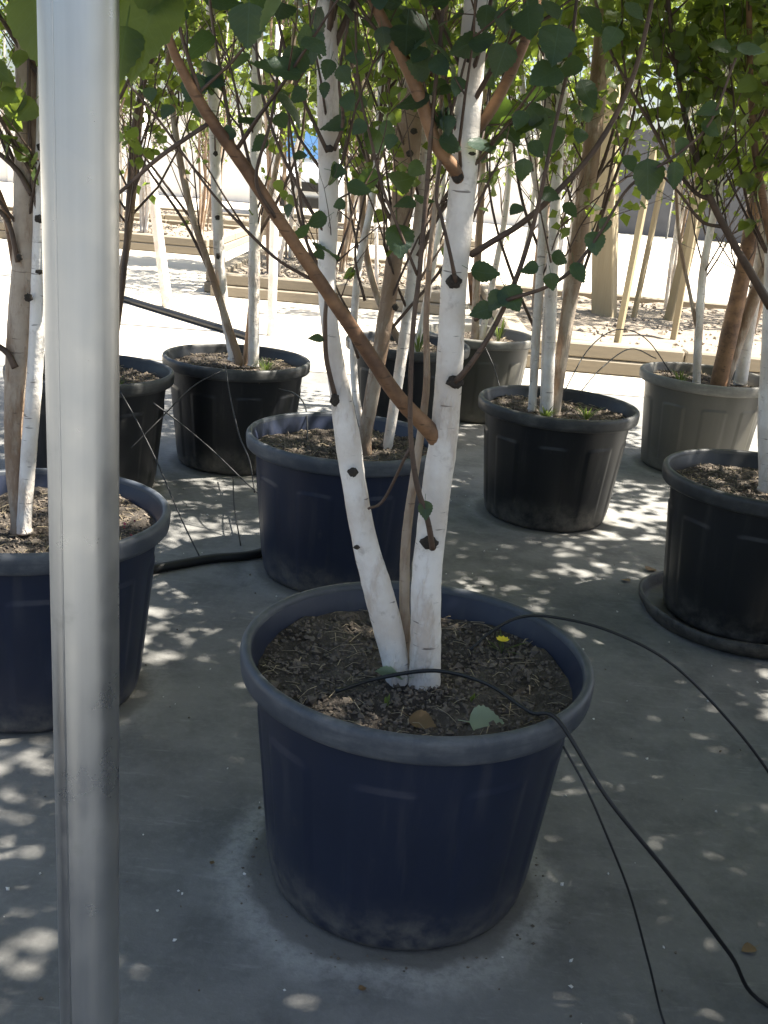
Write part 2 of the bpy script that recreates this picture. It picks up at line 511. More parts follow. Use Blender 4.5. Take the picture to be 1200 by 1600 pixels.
def pot_meshes(tag_, body_m, rim_m):
    prof = [(0.0, 0.012), (0.19, 0.012), (0.205, 0.002), (0.218, 0.002), (0.227, 0.008), (0.231, 0.018), (0.2325, 0.03)]
    for z in np.linspace(0.045, 0.31, 14): prof.append((0.2325 + (z - 0.03) * 0.105, z))
    for z in (0.316, 0.322, 0.328, 0.334, 0.342): prof.append((0.2325 + (z - 0.03) * 0.105, z))
    prof += [(0.2662, 0.350), (0.2675, 0.362), (0.2702, 0.388), (0.2712, 0.398)]
    V, Fc = lathe(prof, 220, pot_relief)
    body = MB(); body.add(V, Fc)
    prof = [(0.2708, 0.391), (0.2730, 0.3935), (0.286, 0.395), (0.2935, 0.3965), (0.2968, 0.400), (0.2985, 0.408), (0.2995, 0.420),
            (0.3000, 0.430), (0.2985, 0.437), (0.2945, 0.4415), (0.2890, 0.4425), (0.2845, 0.4408), (0.2820, 0.437), (0.2808, 0.430)]
    V, Fc = lathe(prof, 160)
    rim = MB(); rim.add(V, Fc)
    V, Fc = lathe([(0.2812, 0.431), (0.2735, 0.41), (0.2675, 0.39), (0.2600, 0.35), (0.2560, 0.33)], 160)
    lin = MB(); lin.add(V, Fc)
    return body.mesh('body_' + tag_, body_m), rim.mesh('rim_' + tag_, rim_m), lin.mesh('lining_' + tag_, body_m)

PM = {'navy': pot_meshes('navy', M['pot'], M['pot_rim']), 'black': pot_meshes('black', M['pot_black'], M['rim_black']),
      'grey': pot_meshes('grey', M['pot_grey'], M['rim_grey'])}

def make_pot(xy, col, label, rz=0.0, group='plastic nursery pots standing on the concrete', sc=1.0, z=0.0):
    o = empty('plant_pot', (xy[0], xy[1], z), rz)
    link('body', PM[col][0], o); link('rim', PM[col][1], o); link('inner_wall', PM[col][2], o)
    o.scale = (sc, sc, sc)
    return tag(o, label, 'plant pot', group)

def soil_h(seed, x, y_):
    p = (seed * 1.7, seed * 2.9, seed * 0.8, seed * 3.3)
    r2 = x * x + y_ * y_
    return 0.010 * math.sin(9 * x + p[0]) * math.sin(8 * y_ + p[1]) + 0.006 * math.sin(23 * x + p[2]) * math.sin(27 * y_ + p[3]) - 0.008 * math.exp(-r2 / 0.01) + 0.11 * r2

def soil_mesh(seed):
    r_ = np.random.default_rng(seed)
    V, Fc = [(0, 0, soil_h(seed, 0, 0))], []
    nr, na = 18, 64
    for i in range(1, nr + 1):
        r = 0.2685 * i / nr
        for k in range(na):
            a = 2 * math.pi * k / na
            x, y_ = r * math.cos(a), r * math.sin(a)
            V.append((x, y_, soil_h(seed, x, y_) + r_.normal(0, 0.0028)))
    for k in range(na): Fc.append((0, 1 + k, 1 + (k + 1) % na))
    for i in range(nr - 1):
        for k in range(na):
            Fc.append((1 + i * na + k, 1 + (i + 1) * na + k, 1 + (i + 1) * na + (k + 1) % na, 1 + i * na + (k + 1) % na))
    m = MB(); m.add(V, Fc)
    return m

def chips(seed, n, straw, R=0.262):
    """Crumbs and bits of straw lying on the soil surface of the same seed."""
    r_ = np.random.default_rng(seed + 50)
    m = MB()
    for i in range(n):
        r = R * math.sqrt(r_.uniform()); a = r_.uniform(0, 6.28)
        x, y_ = r * math.cos(a), r * math.sin(a)
        h = soil_h(seed, x, y_)
        if straw:
            p = Vector((x, y_, h + r_.uniform(0.002, 0.007)))
            d = Vector((r_.normal(), r_.normal(), r_.normal() * 0.2)).normalized() * r_.uniform(0.012, 0.05)
            m.tube([p - d / 2, p + Vector((0, 0, r_.uniform(0, .006))), p + d / 2], r_.uniform(0.0004, 0.001), 3, False)
        else:
            s = r_.uniform(0.0020, 0.0058) * (1 if r_.uniform() < .94 else 1.9)
            p = Vector((x, y_, h + s * .3))
            q = Matrix.Rotation(r_.uniform(0, 6.28), 4, Vector(r_.normal(size=3)).normalized())
            vs_ = [p + q @ (Vector(v) * s * r_.uniform(0.6, 1.3)) for v in ((1, 0, 0), (-1, 0, 0), (0, 1, 0), (0, -1, 0), (0, 0, .7), (0, 0, -.7))]
            m.add(vs_, [(0, 2, 4), (2, 1, 4), (1, 3, 4), (3, 0, 4), (2, 0, 5), (1, 2, 5), (3, 1, 5), (0, 3, 5)])
    return m

soil_proto = [soil_mesh(s).mesh('soil', M['soil']) for s in (1, 2, 3)]
chip_proto = [chips(s, 2600, False).mesh('crumbs', M['chip'], False) for s in (1, 2, 3)]
straw_proto = [chips(s, 170, True).mesh('straw', M['straw']) for s in (1, 2, 3)]

def make_soil(xy, i, label, straw=True, z=0.0, sc=1.0):
    o = empty('potting_soil', (xy[0], xy[1], z + SOIL_Z * sc), i * 1.3)
    o.scale = (sc, sc, sc)
    link('soil_surface', soil_proto[i % 3], o)
    c = link('crumbs', chip_proto[i % 3], o); c['kind'] = 'stuff'
    if straw:
        c = link('straw', straw_proto[i % 3], o); c['kind'] = 'stuff'
    tag(o, label, 'soil', 'soil in the nursery pots', 'stuff')
    return o

pot_info = [
    ('front', 'navy', 'dusty navy-black plastic pot with the pale dirt ring around its base', 'dark crumbly soil around the forked thick white birch stems', 0.3),
    ('middle', 'navy', 'navy-black pot directly behind the dirt-ringed pot, ahead of two pots that touch', 'shaded soil in the pot just behind the dirt-ringed one', 0.9),
    ('right', 'black', 'black pot with scuffed streaked side, its tree a clump of slim upright stems', 'mossy soil under the clump of slim upright birch stems', 1.7),
    ('far_left', 'black', 'black pot beside the thin feeder tube arching across to its neighbour', 'sunlit straw-strewn soil in the pot with the arching feeder tube', 2.2),
    ('left_front', 'navy', 'navy-black pot standing behind the steel pole, soil strewn with pink petals', 'sun-flecked soil strewn with pink petals behind the steel pole', 0.1),
    ('left_rear', 'black', 'black pot behind the pot with pink petals, next to the steel pole', 'leaf-strewn soil in the pot behind the one with pink petals', 0.6),
    ('right_front', 'black', 'black pot standing in a muddy dark saucer', 'reddish brown soil in the pot standing in a saucer', 2.9),
    ('right_rear', 'grey', 'dusty grey pot with an orange-barked leaning birch, near the timber bed', 'weedy soil around the orange-barked leaning birch', 0.4),
    ('rear_a', 'black', 'black pot touching the dusty grey pot between the white-stemmed trees', 'shaded soil in the black pot that touches a grey pot', 1.1),
    ('rear_b', 'grey', 'dusty grey pot touching a black pot, just short of the pale yard', 'grassy soil in the grey pot that touches a black pot', 2.0),
]
for i, (k, col, pl, sl, rz) in enumerate(pot_info):
    zz = 0.016 if k == 'right_front' else 0.0
    make_pot(POTS[k], col, pl, rz, z=zz)
    make_soil(POTS[k], i, sl, straw=True, z=zz)

# saucer under the right front pot
sx, sy = POTS['right_front']
mb = MB()
V, Fc = lathe([(0.0, 0.004), (0.27, 0.004), (0.285, 0.006), (0.300, 0.03), (0.303, 0.052), (0.297, 0.053), (0.292, 0.05), (0.283, 0.022), (0.27, 0.0155), (0.0, 0.0155)], 96,
              lambda a, z: 0.006 * math.sin(5 * a) * (z > 0.02))
mb.add(V, Fc)
so_ = mb.obj('plant_saucer', M['pot_black'], None, (sx, sy, 0)); tag(so_, 'low dark muddy plastic saucer under a black pot', 'saucer')

# ------------------------------------------------------------------ leaves
def leaf_template():
    """Ovate birch leaf, base at origin, tip along +x, length 1, folded on the midrib; petiole behind the base."""
    body = [(0.0, 0.0), (0.05, 0.20), (0.14, 0.335), (0.26, 0.405), (0.40, 0.405), (0.54, 0.355), (0.68, 0.265), (0.81, 0.155), (0.91, 0.065), (1.0, 0.0)]
    n = len(body)
    z = lambda x, w: 0.16 * w - 0.10 * x * x + 0.012 * math.sin(30 * (x - 0.5 * w))
    V = [(x, 0, z(x, 0)) for x, _ in body]                           # midrib
    L, R_ = [], []
    for i, (x, w) in enumerate(body[1:-1]):
        x1, w1 = body[i + 2]
        for k, (xx, ww) in enumerate(((x + .012, w + .018), ((x + x1) / 2 - .004, (w + w1) / 2 - .010))):   # teeth
            L.append((xx, ww, z(xx, ww))); R_.append((xx, -ww, z(xx, ww) + .02 * math.sin(7 * xx)))
    T = []
    for side, sgn in ((L, 1), (R_, -1)):
        o = len(V); V = V + side
        tr = [(0, 1, o)]
        for i in range(1, n - 1):
            e = o + 2 * (i - 1)
            tr.append((i, e + 1, e)); tr.append((i, i + 1, e + 1))
            if i < n - 2: tr.append((i + 1, e + 2, e + 1))
        T += tr if sgn > 0 else [t[::-1] for t in tr]
    o = len(V)
    V = V + [(-0.38, 0.012, 0.10), (-0.38, -0.012, 0.10), (0.02, 0.014, 0.0), (0.02, -0.014, 0.0)]
    T += [(o, o + 1, o + 2), (o + 1, o + 3, o + 2)]
    return np.array(V, float), np.array(T, int)
LV, LT = leaf_template()
# coarse leaf for the crowns out of sight
CV = np.array([(0, 0, 0), (0.35, 0.40, 0.05), (1, 0, -0.1), (0.35, -0.40, 0.05), (0.5, 0, -0.04)], float)
CT = np.array([(0, 4, 1), (1, 4, 2), (0, 3, 4), (3, 2, 4)], int)

leaf_meshes = []
for q in range(10):
    m = bpy.data.meshes.new('leaf')
    v = LV.copy()
    v[:, 1] *= (0.85, 1.0, 1.1, 0.92, 1.05)[q % 5]
    v[:, 2] += (0.25, -0.2, 0.1, 0.35, -0.05)[q % 5] * v[:, 0] ** 2 + (0.2, 0.3, -0.2, 0.1, 0.35)[q % 5] * v[:, 1] * v[:, 0]
    m.from_pydata([tuple(a) for a in v], [], [tuple(int(i) for i in t) for t in LT])
    m.materials.append(M['leaf_single' if q < 5 else 'leaf_far_single'])
    m.polygons.foreach_set('use_smooth', [True] * len(m.polygons))
    leaf_meshes.append(m)

def leaf_frames(r_, n, droop=0.6):
    t = r_.normal(size=(n, 3)); t[:, 2] = t[:, 2] * 0.5 - droop
    t /= np.linalg.norm(t, axis=1)[:, None]
    a = r_.normal(size=(n, 3))
    b = np.cross(t, a); b /= np.linalg.norm(b, axis=1)[:, None]
    nn = np.cross(t, b)
    return np.stack([t, b, nn], axis=2)          # columns x,y,z

def tri_mesh(name, V, T, mat):
    m = bpy.data.meshes.new(name)
    nv, nt = len(V), len(T)
    m.vertices.add(nv); m.vertices.foreach_set('co', np.ascontiguousarray(V, dtype=np.float32).ravel())
    m.loops.add(nt * 3); m.loops.foreach_set('vertex_index', np.ascontiguousarray(T, dtype=np.int32).ravel())
    m.polygons.add(nt); m.polygons.foreach_set('loop_start', np.arange(0, nt * 3, 3, dtype=np.int32))
    m.update(calc_edges=True)
    m.materials.append(mat)
    return m

def leaves_mesh(name, pos, rot, size, mat, coarse=False):
    v, t = (CV, CT) if coarse else (LV, LT)
    n = len(pos)
    W = np.einsum('nij,kj->nki', rot, v) * size[:, None, None] + pos[:, None, :]
    T = t[None] + (np.arange(n) * len(v))[:, None, None]
    return tri_mesh(name, W.reshape(-1, 3), T.reshape(-1, 3), mat)

# ------------------------------------------------------------------ trees
class Tree:
    """A birch: each stem and main branch a part, twigs one part, leaves in view parts, the rest of the crown one mass."""
    def __init__(s, base, label, group=None, name='birch_tree'):
        s.base = Vector(base)
        s.root = empty(name, s.base)
        tag(s.root, label, 'tree', group)
        s.twigs = MB(); s.tips = []          # tips: (point, direction) places for leaves
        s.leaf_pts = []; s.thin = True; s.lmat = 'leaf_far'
    def loc(s, P): return Vector(P) - s.base
    def limb(s, name, wp, rad, mat, n=10, wob=0.03):
        c = catmull([(*p, r) for p, r in zip(wp, rad)], 6)
        m = MB(); m.tube([s.loc(q[:3]) for q in c], [max(0.0008, q[3]) for q in c], n, True, wob)
        o = m.obj(name, mat, s.root)
        return c
    def stem_px(s, poly, Y, mat='birch', top=None, name='stem', n=12, dY=0.0, sink=0.0):
        """poly: (px, py, width_px[, Y]); follows the photo, then grows on up to height top."""
        wp, rad = [], []
        for q in poly:
            yy = q[3] if len(q) > 3 else Y
            P = pix(q[0], q[1], yy)
            wp.append(P); rad.append(q[2] / 2 / F_PX * (P - CAM).dot(FWD))
        if sink:
            wp.insert(0, wp[0] - Vector((0, 0, sink))); rad.insert(0, rad[0] * 1.1)
        if top:
            d = (wp[-1] - wp[-2]).normalized()
            z0, r0 = wp[-1].z, rad[-1]
            k = 4
            for i in range(1, k + 1):
                d = (d + Vector((random.uniform(-.12, .12), random.uniform(-.12, .12), 0.10))).normalized()
                wp.append(wp[-1] + d * (top - z0) / k)
                rad.append(max(0.003, r0 * (1 - 0.8 * i / k)))
        return s.limb(name, wp, rad, M[mat], n)
    def branch_px(s, poly, Y, mat='twig', name='branch', n=7):
        return s.stem_px(poly, Y, mat, None, name, n)
    def knot(s, px, py, Y, w, h, dx=0.0):
        P = pix(px, py, Y)
        k = w / F_PX * (P - CAM).dot(FWD) / 2 * .82
        m = MB()
        V, Fc = [], []
        ph = [random.uniform(0, 6.28) for _ in range(3)]
        for i in range(9):
            a = -math.pi / 2 + math.pi * i / 8
            for j in range(14):
                b = 2 * math.pi * j / 14
                jit = 1 + .16 * math.sin(3 * b + ph[0]) + .12 * math.sin(5 * a + 2 * b + ph[1]) + random.uniform(-.05, .05)
                V.append((math.cos(a) * math.cos(b) * k * jit, math.cos(a) * math.sin(b) * k * .5 * jit, math.sin(a) * k * h / w * jit))
        for i in range(8):
            for j in range(14): Fc.append((i * 14 + j, i * 14 + (j + 1) % 14, i * 14 + 14 + (j + 1) % 14, i * 14 + 14 + j))
        m.add([s.loc(P) + Vector(v) for v in V], Fc)
        return m.obj('knot', M['knot'], s.root)
    def twig(s, P, d, length, r, depth=0, leaves=True, density=1.0):
        k = 5
        pts = [Vector(P)]; d = Vector(d).normalized()
        for i in range(k):
            d = (d + Vector((random.gauss(0, .13), random.gauss(0, .13), 0.10 if depth == 0 else 0.02))).normalized()
            pts.append(pts[-1] + d * length / k)
        s.twigs.tube([s.loc(p) for p in pts], [r * (1 - 0.75 * i / k) for i in range(k + 1)], 4 if r < .004 else 5, False)
        if depth < 2 and length > 0.16:
            for _ in range(random.randint(2, 3) if depth == 0 else random.randint(1, 2)):
                i = random.randint(1, k)
                side = Vector((random.gauss(0, 1), random.gauss(0, 1), random.gauss(.25, .5))).normalized()
                s.twig(pts[i], d * 0.75 + side * 0.65, length * random.uniform(.35, .6), r * .5, depth + 1, leaves, density)
        if leaves:
            for i in range(1 if depth else 2, k + 1):
                low = min(1.0, max(0.12, (pts[i].z - 0.95) / 0.85)) if s.thin else 1.0
                nl = np.random.default_rng(random.randint(0, 10 ** 9)).poisson(1.6 * density * low)
                for _ in range(nl):
                    s.leaf_pts.append(pts[i] + Vector((random.gauss(0, .014), random.gauss(0, .014), random.gauss(0, .014))))
        return pts
    def sprout(s, curve, z0, z1, n, length, density=1.0, r=0.0045, zbias=1.0):
        """Side branches from a stem's smoothed curve between two heights."""
        cand = [c for c in curve if z0 <= c[2] <= z1]
        if len(cand) < 2: return
        for _ in range(n):
            u = random.uniform(0, 1) ** zbias
            c = cand[min(len(cand) - 1, int(u * len(cand)))]
            an = random.uniform(0, 2 * math.pi); el = random.uniform(.75, 1.25)
            d = (math.cos(an) * math.cos(el), math.sin(an) * math.cos(el), math.sin(el))
            s.twig(Vector(c[:3]), d, length * random.uniform(.6, 1.3), r * random.uniform(.7, 1.2), 0, True, density)
    def crown_mass(s, centre, rx, rz, n, seed, zmin):
        """Leaves of the upper crown in clumps with gaps between them."""
        r_ = np.random.default_rng(seed)
        nc = max(12, n // 75)
        u = r_.normal(size=(nc, 3)); u /= np.linalg.norm(u, axis=1)[:, None]
        u *= (r_.uniform(0.05, 1, nc) ** 0.45)[:, None]
        cc = np.array(centre) + u * np.array([rx, rx, rz])
        idx = r_.integers(0, nc, n)
        p = cc[idx] + r_.normal(size=(n, 3)) * np.array([.10, .10, .10])
        p = p[p[:, 2] > zmin]
        for q in cc[::3]:                                    # limbs that carry the clumps
            if q[2] < zmin: continue
            a = Vector((s.base.x + (centre[0] - s.base.x) * .6, s.base.y + (centre[1] - s.base.y) * .6, max(zmin, q[2] - .45)))
            mid = (a + Vector(q)) / 2 + Vector((0, 0, -.06))
            s.twigs.tube([s.loc(a), s.loc(mid), s.loc(q)], [.008, .005, .002], 4, False)
        s.mass = p
    def finish(s, seed, size=0.048, max_parts=0, coarse=False):
        r_ = np.random.default_rng(seed)
        tw = s.twigs.obj('twigs', M['twig'], s.root); tw['kind'] = 'stuff'
        P = np.array([tuple(p) for p in s.leaf_pts]) if s.leaf_pts else np.zeros((0, 3))
        mass = getattr(s, 'mass', np.zeros((0, 3)))
        allp = np.concatenate([P, mass]) if len(mass) else P
        if not len(allp): return
        fr = leaf_frames(r_, len(allp)); sz = size * r_.uniform(.62, 1.18, len(allp))
        single = []
        if max_parts:
            sc = []
            for i, p in enumerate(allp):
                q = to_px(p)
                if q and -20 < q[0] < 1220 and -20 < q[1] < 1600: sc.append((q[2], i))
            sc.sort(); single = [i for _, i in sc[:max_parts]]
        keep = np.ones(len(allp), bool); keep[single] = False
        for i in single: s.leaf(allp[i], fr[i], sz[i], i)
        if keep.any():
            far_ = np.array([(q is None or q[2] > 3.2 or q[1] < -60) for q in map(to_px, allp)]) if not coarse else np.ones(len(allp), bool)
            for cz, sel in ((False, keep & ~far_), (True, keep & far_)):
                if sel.any():
                    o = link('crown', leaves_mesh('foliage', allp[sel] - np.array(s.base), fr[sel], sz[sel], M[s.lmat], cz), s.root); o['kind'] = 'stuff'
    def leaf(s, P, R3, size, k=0):
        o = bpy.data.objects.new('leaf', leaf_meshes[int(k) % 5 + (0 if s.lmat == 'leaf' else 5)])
        C.objects.link(o); o.parent = s.root
        Mx = Matrix([[*(R3[r] * size), P[r] - s.base[r]] for r in range(3)] + [[0, 0, 0, 1]])
        o.matrix_basis = Mx
        return o
    def leaf_px(s, px, py, w, Y, ang=None, tilt=None, k=None):
        """A leaf seen at a photo pixel: w its length in pixels, ang the direction of its tip in the picture plane (0 = right, 90 = down)."""
        P = pix(px, py, Y)
        L = w / F_PX * (P - CAM).dot(FWD) * 1.05
        a = math.radians(ang if ang is not None else random.uniform(40, 140))
        t = (RGT * math.cos(a) - UPV * math.sin(a))
        t = (t + FWD * random.uniform(-.35, .35)).normalized()
        nn = (-FWD + RGT * random.uniform(-.5, .5) + UPV * random.uniform(-.2, .7))
        nn = (nn - t * nn.dot(t)).normalized()
        b = nn.cross(t)
        R3 = np.array([[t[i], b[i], nn[i]] for i in range(3)])
        P = P - t * L * 0.5
        return s.leaf(np.array(P), R3, L, k if k is not None else random.randint(0, 4))

SZ = SOIL_Z
# ---- the tree in the dirt-ringed pot
bx_, by_ = POTS['front']
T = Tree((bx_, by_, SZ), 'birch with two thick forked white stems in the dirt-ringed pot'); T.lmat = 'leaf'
YF = by_ - 0.03
st1 = T.stem_px([(663, 1062, 50), (665, 1000, 48), (667, 900, 47), (680, 780, 46), (691, 700, 45), (701, 600, 42), (709, 450, 41), (722, 300, 43), (733, 150, 41), (744, 10, 41), (752, -90, 40)], YF, 'birch', 4.3, n=20, sink=.03)
st2 = T.stem_px([(622, 1060, 40), (607, 985, 46), (590, 920, 46), (571, 850, 40), (554, 760, 38), (544, 690, 40), (531, 610, 33), (518, 530, 27), (511, 450, 28), (513, 330, 31), (513, 180, 34), (510, 20, 34), (507, -90, 33)], YF + .01, 'birch', 4.1, n=20, sink=.03)
st3 = T.stem_px([(636, 1050, 17), (632, 950, 17), (634, 850, 16), (645, 760, 14), (660, 660, 13), (667, 590, 11), (666, 500, 10), (672, 400, 9), (684, 280, 8), (690, 150, 7), (698, 0, 6), (704, -80, 5)], YF + .035, 'birch_tan', None, n=10, sink=.03)
br1 = T.branch_px([(694, 712, 20, YF + .01), (674, 676, 27, YF - .012), (620, 618, 24, YF - .04), (560, 528, 23, YF - .07), (500, 440, 21, YF - .10), (440, 350, 20, YF - .13), (385, 265, 21, YF - .15), (330, 188, 19, YF - .18), (286, 112, 16, YF - .2), (262, 50, 13, YF - .22), (245, -60, 11, YF - .24)], YF, 'bark_orange', n=12)
br2 = T.branch_px([(722, 290, 18, YF), (708, 262, 21, YF - .03), (680, 222, 21, YF - .04), (655, 150, 21, YF - .05), (626, 84, 20, YF - .06), (592, 20, 18, YF - .07), (560, -60, 16, YF - .08)], YF, 'bark_orange', n=12)
br3 = T.branch_px([(676, 858, 10, YF - .035), (668, 812, 9, YF - .05), (650, 750, 9, YF - .055), (641, 660, 8, YF - .055), (645, 520, 8, YF - .055), (655, 430, 8, YF - .05), (664, 330, 8, YF - .05), (676, 180, 7, YF - .05), (690, 40, 6, YF - .05), (700, -60, 5, YF - .05)], YF, 'twig')
br4 = T.branch_px([(712, 440, 8, YF - .03), (704, 400, 6, YF - .04), (690, 340, 6, YF - .04), (682, 300, 5, YF - .04), (700, 200, 5, YF - .04), (735, 60, 4, YF - .04), (750, -40, 4, YF - .04)], YF, 'twig')
br5 = T.branch_px([(712, 597, 11, YF - .03), (738, 565, 9, YF - .04), (770, 515, 8, YF - .04), (805, 440, 8, YF - .04), (835, 345, 7, YF - .05), (862, 220, 6, YF - .06), (890, 90, 6, YF - .06), (905, -40, 5, YF - .06)], YF, 'twig')
br6 = T.branch_px([(736, 398, 12, YF), (768, 378, 10, YF - .02), (820, 345, 10, YF - .03), (880, 290, 9, YF - .03), (935, 225, 9, YF - .03), (985, 130, 8, YF - .03), (1015, 20, 7, YF - .03), (1025, -60, 6, YF - .03)], YF, 'twig')
br7 = T.branch_px([(742, 205, 20, YF + .02), (765, 175, 19, YF + .03), (800, 110, 17, YF + .05), (832, 30, 16, YF + .06), (850, -60, 15, YF + .07)], YF, 'bark_orange', n=10)
br8 = T.branch_px([(742, 500, 7, YF - .03), (790, 470, 7, YF - .06), (850, 450, 6, YF - .08), (895, 420, 6, YF - .09), (940, 360, 5, YF - .1), (985, 290, 5, YF - .11), (1060, 240, 5, YF - .12), (1110, 190, 4, YF - .13), (1150, 90, 4, YF - .14)], YF, 'twig')
br9 = T.branch_px([(505, 360, 6, YF), (470, 300, 6, YF), (430, 215, 5, YF), (405, 120, 5, YF), (395, -20, 4, YF)], YF, 'twig')
br10 = T.branch_px([(512, 238, 7, YF - .02), (485, 180, 6, YF - .03), (455, 110, 5, YF - .05), (435, 30, 5, YF - .06), (425, -60, 4, YF - .06)], YF, 'twig')
br11 = T.branch_px([(522, 235, 7, YF - .02), (536, 190, 6, YF - .03), (530, 120, 5, YF - .05), (545, 30, 5, YF - .06)], YF, 'twig')
br12 = T.branch_px([(652, 430, 5, YF - .05), (620, 350, 5, YF - .06), (600, 300, 5, YF - .06), (580, 220, 5, YF - .06), (560, 130, 4, YF - .06), (555, 20, 4, YF - .06)], YF, 'twig')
br13 = T.branch_px([(524, 620, 8, YF - .01), (510, 560, 8, YF - .02), (508, 500, 7, YF - .03), (508, 450, 6, YF - .03), (480, 380, 5, YF - .05), (465, 280, 5, YF - .05), (450, 180, 4, YF - .05)], YF, 'twig')
br14 = T.branch_px([(640, 700, 5, YF - .055), (600, 780, 5, YF - .02), (575, 795, 4, YF - .03)], YF, 'twig')
br15 = T.branch_px([(430, 340, 7, YF - .14), (400, 280, 6, YF - .16), (425, 180, 5, YF - .18), (440, 60, 5, YF - .18)], YF, 'twig')
br16 = T.branch_px([(330, 190, 7, YF - .18), (250, 245, 7, YF - .2), (200, 290, 6, YF - .22), (150, 330, 5, YF - .24)], YF, 'twig')
br17 = T.branch_px([(494, 440, 6, YF - .1), (440, 410, 5, YF - .12), (395, 370, 5, YF - .13), (330, 300, 4, YF - .14), (250, 190, 4, YF - .15), (200, 130, 4, YF - .15)], YF, 'twig')
for kx, ky, w, h in ((672, 848, 34, 24), (709, 440, 30, 22), (713, 597, 34, 22), (552, 738, 20, 16), (714, 276, 22, 20), (732, 92, 14, 12), (557, 855, 12, 8), (738, 240, 14, 6), (515, 232, 16, 12), (524, 625, 18, 22)):
    T.knot(kx, ky, YF - (.028 if kx != 552 and kx != 557 else .024), w, h)
for px_, py_, w, an, dy in (
    (487, 72, 50, 100, .1), (428, 112, 84, 175, .25), (388, 42, 66, 95, .3), (625, 377, 54, 80, .06), (560, 297, 38, 20, .06), (632, 318, 36, 170, .06),
    (530, 268, 26, 10, .05), (495, 346, 34, 160, .05), (757, 428, 46, 10, .05), (800, 468, 46, 60, .06), (752, 486, 36, 160, .06), (716, 134, 30, 100, .07),
    (508, 142, 26, 90, .08), (538, 118, 30, 60, .08), (782, 95, 52, 110, .1), (868, 72, 66, 100, .12), (850, 120, 58, 150, .12), (925, 32, 50, 60, .1),
    (915, 150, 50, 70, .08), (888, 108, 46, 160, .08), (818, 266, 34, 90, .05), (860, 306, 34, 20, .05), (930, 380, 38, 80, .1), (902, 428, 36, 70, .1),
    (875, 404, 28, 20, .1), (862, 441, 28, 80, .1), (826, 420, 30, 170, .09), (775, 470, 36, 120, .06), (1012, 282, 62, 85, .12), (1052, 275, 42, 95, .12), (1122, 74, 40, 175, .14),
    (1172, 82, 42, 30, .14), (1105, 172, 38, 170, .13), (1112, 200, 34, 20, .13), (664, 797, 30, 90, .055), (493, 531, 26, 165, .03), (404, 225, 32, 150, .16),
    (336, 132, 34, 20, .17), (512, 108, 30, 110, .08), (690, 105, 44, 60, .1), (655, 90, 40, 120, .09), (600, 60, 34, 80, .08), (560, 200, 28, 140, .08),
    (545, 160, 30, 60, .08), (610, 222, 26, 110, .07), (700, 195, 30, 90, .06), (705, 225, 40, 10, .06), (760, 30, 40, 90, .1), (812, 190, 34, 110, .06),
    (838, 235, 34, 60, .06), (805, 330, 30, 130, .05), (890, 330, 30, 60, .05), (945, 352, 24, 100, .1), (985, 255, 30, 60, .1), (955, 60, 40, 120, .1),
    (640, 30, 36, 70, .08), (465, 150, 30, 140, .15), (440, 190, 28, 60, .15), (355, 210, 28, 140, .17), (235, 150, 30, 80, .2), (260, 175, 28, 120, .2), (500, 400, 22, 60, .05),
    (530, 320, 20, 160, .05), (470, 245, 24, 20, .08), (450, 330, 22, 100, .06), (860, 20, 46, 80, .1), (990, 20, 40, 60, .1), (905, 215, 34, 110, .07), (1065, 230, 30, 80, .12)):
    T.leaf_px(px_, py_, w, YF - dy, an)
for c in (st1, st2): T.sprout(c, 1.28, 4.1, 26, .55, 1.0)
T.sprout(br1, 1.15, 2, 5, .3, .6, .003); T.sprout(br7, 1.2, 2, 5, .35, .8, .003); T.sprout(br2, 1.2, 2, 4, .3, .6, .003)
T.sprout(st1, 0.95, 1.35, 6, .32, .5, .0028); T.sprout(st2, 0.95, 1.35, 6, .32, .5, .0028)
T.crown_mass((bx_ + .02, by_, 2.9), .75, 1.25, 2600, 101, 1.55)
T.finish(201, 0.046, 190)

# ---- the tree behind it
bx_, by_ = POTS['middle']
T = Tree((bx_ + .09, by_ + .02, SZ), 'birch with slender white stems that turn peeling tan higher up, behind the forked birch')
YM = by_ + .02
m1 = T.stem_px([(576, 738, 20), (570, 690, 21), (580, 625, 23), (597, 530, 25), (611, 440, 26), (624, 350, 30), (634, 270, 38), (640, 180, 42), (646, 80, 40), (650, -60, 38)], YM, 'birch_tan', 4.2, n=14, sink=.03)
m2 = T.stem_px([(601, 728, 15), (610, 670, 16), (625, 575, 17), (640, 470, 18), (652, 370, 18), (663, 270, 18), (672, 150, 18), (683, 20, 17), (690, -60, 16)], YM + .04, 'birch', 4.0, n=12, sink=.03)
m3 = T.stem_px([(590, 735, 10), (560, 640, 11), (552, 540, 12), (560, 420, 12), (580, 320, 12), (592, 200, 11), (600, 60, 11), (604, -60, 10)], YM + .06, 'birch', 3.8, n=10, sink=.03)
for c in (m1, m2, m3): T.sprout(c, .75, 4.0, 22, .6, .9)
for poly in ([(598, 530, 6), (640, 480, 5), (690, 420, 5), (730, 350, 4), (750, 250, 4)], [(625, 370, 7), (590, 300, 6), (570, 220, 6), (560, 120, 5), (545, 0, 5)],
             [(560, 560, 5), (530, 470, 5), (480, 380, 5), (455, 280, 4), (450, 180, 4)], [(652, 400, 6), (690, 330, 6), (745, 250, 5), (780, 150, 5), (800, 20, 5)],
             [(570, 470, 5), (555, 390, 4), (580, 260, 4), (610, 120, 4), (625, 0, 4)]):
    T.branch_px(poly, YM, 'twig')
T.knot(618, 480, YM - .02, 12, 12); T.knot(641, 240, YM - .035, 14, 12); T.knot(646, 205, YM - .035, 14, 10)
T.crown_mass((bx_ + .1, by_, 2.95), .75, 1.2, 2600, 102, 1.65)
T.finish(202, 0.046, 200)

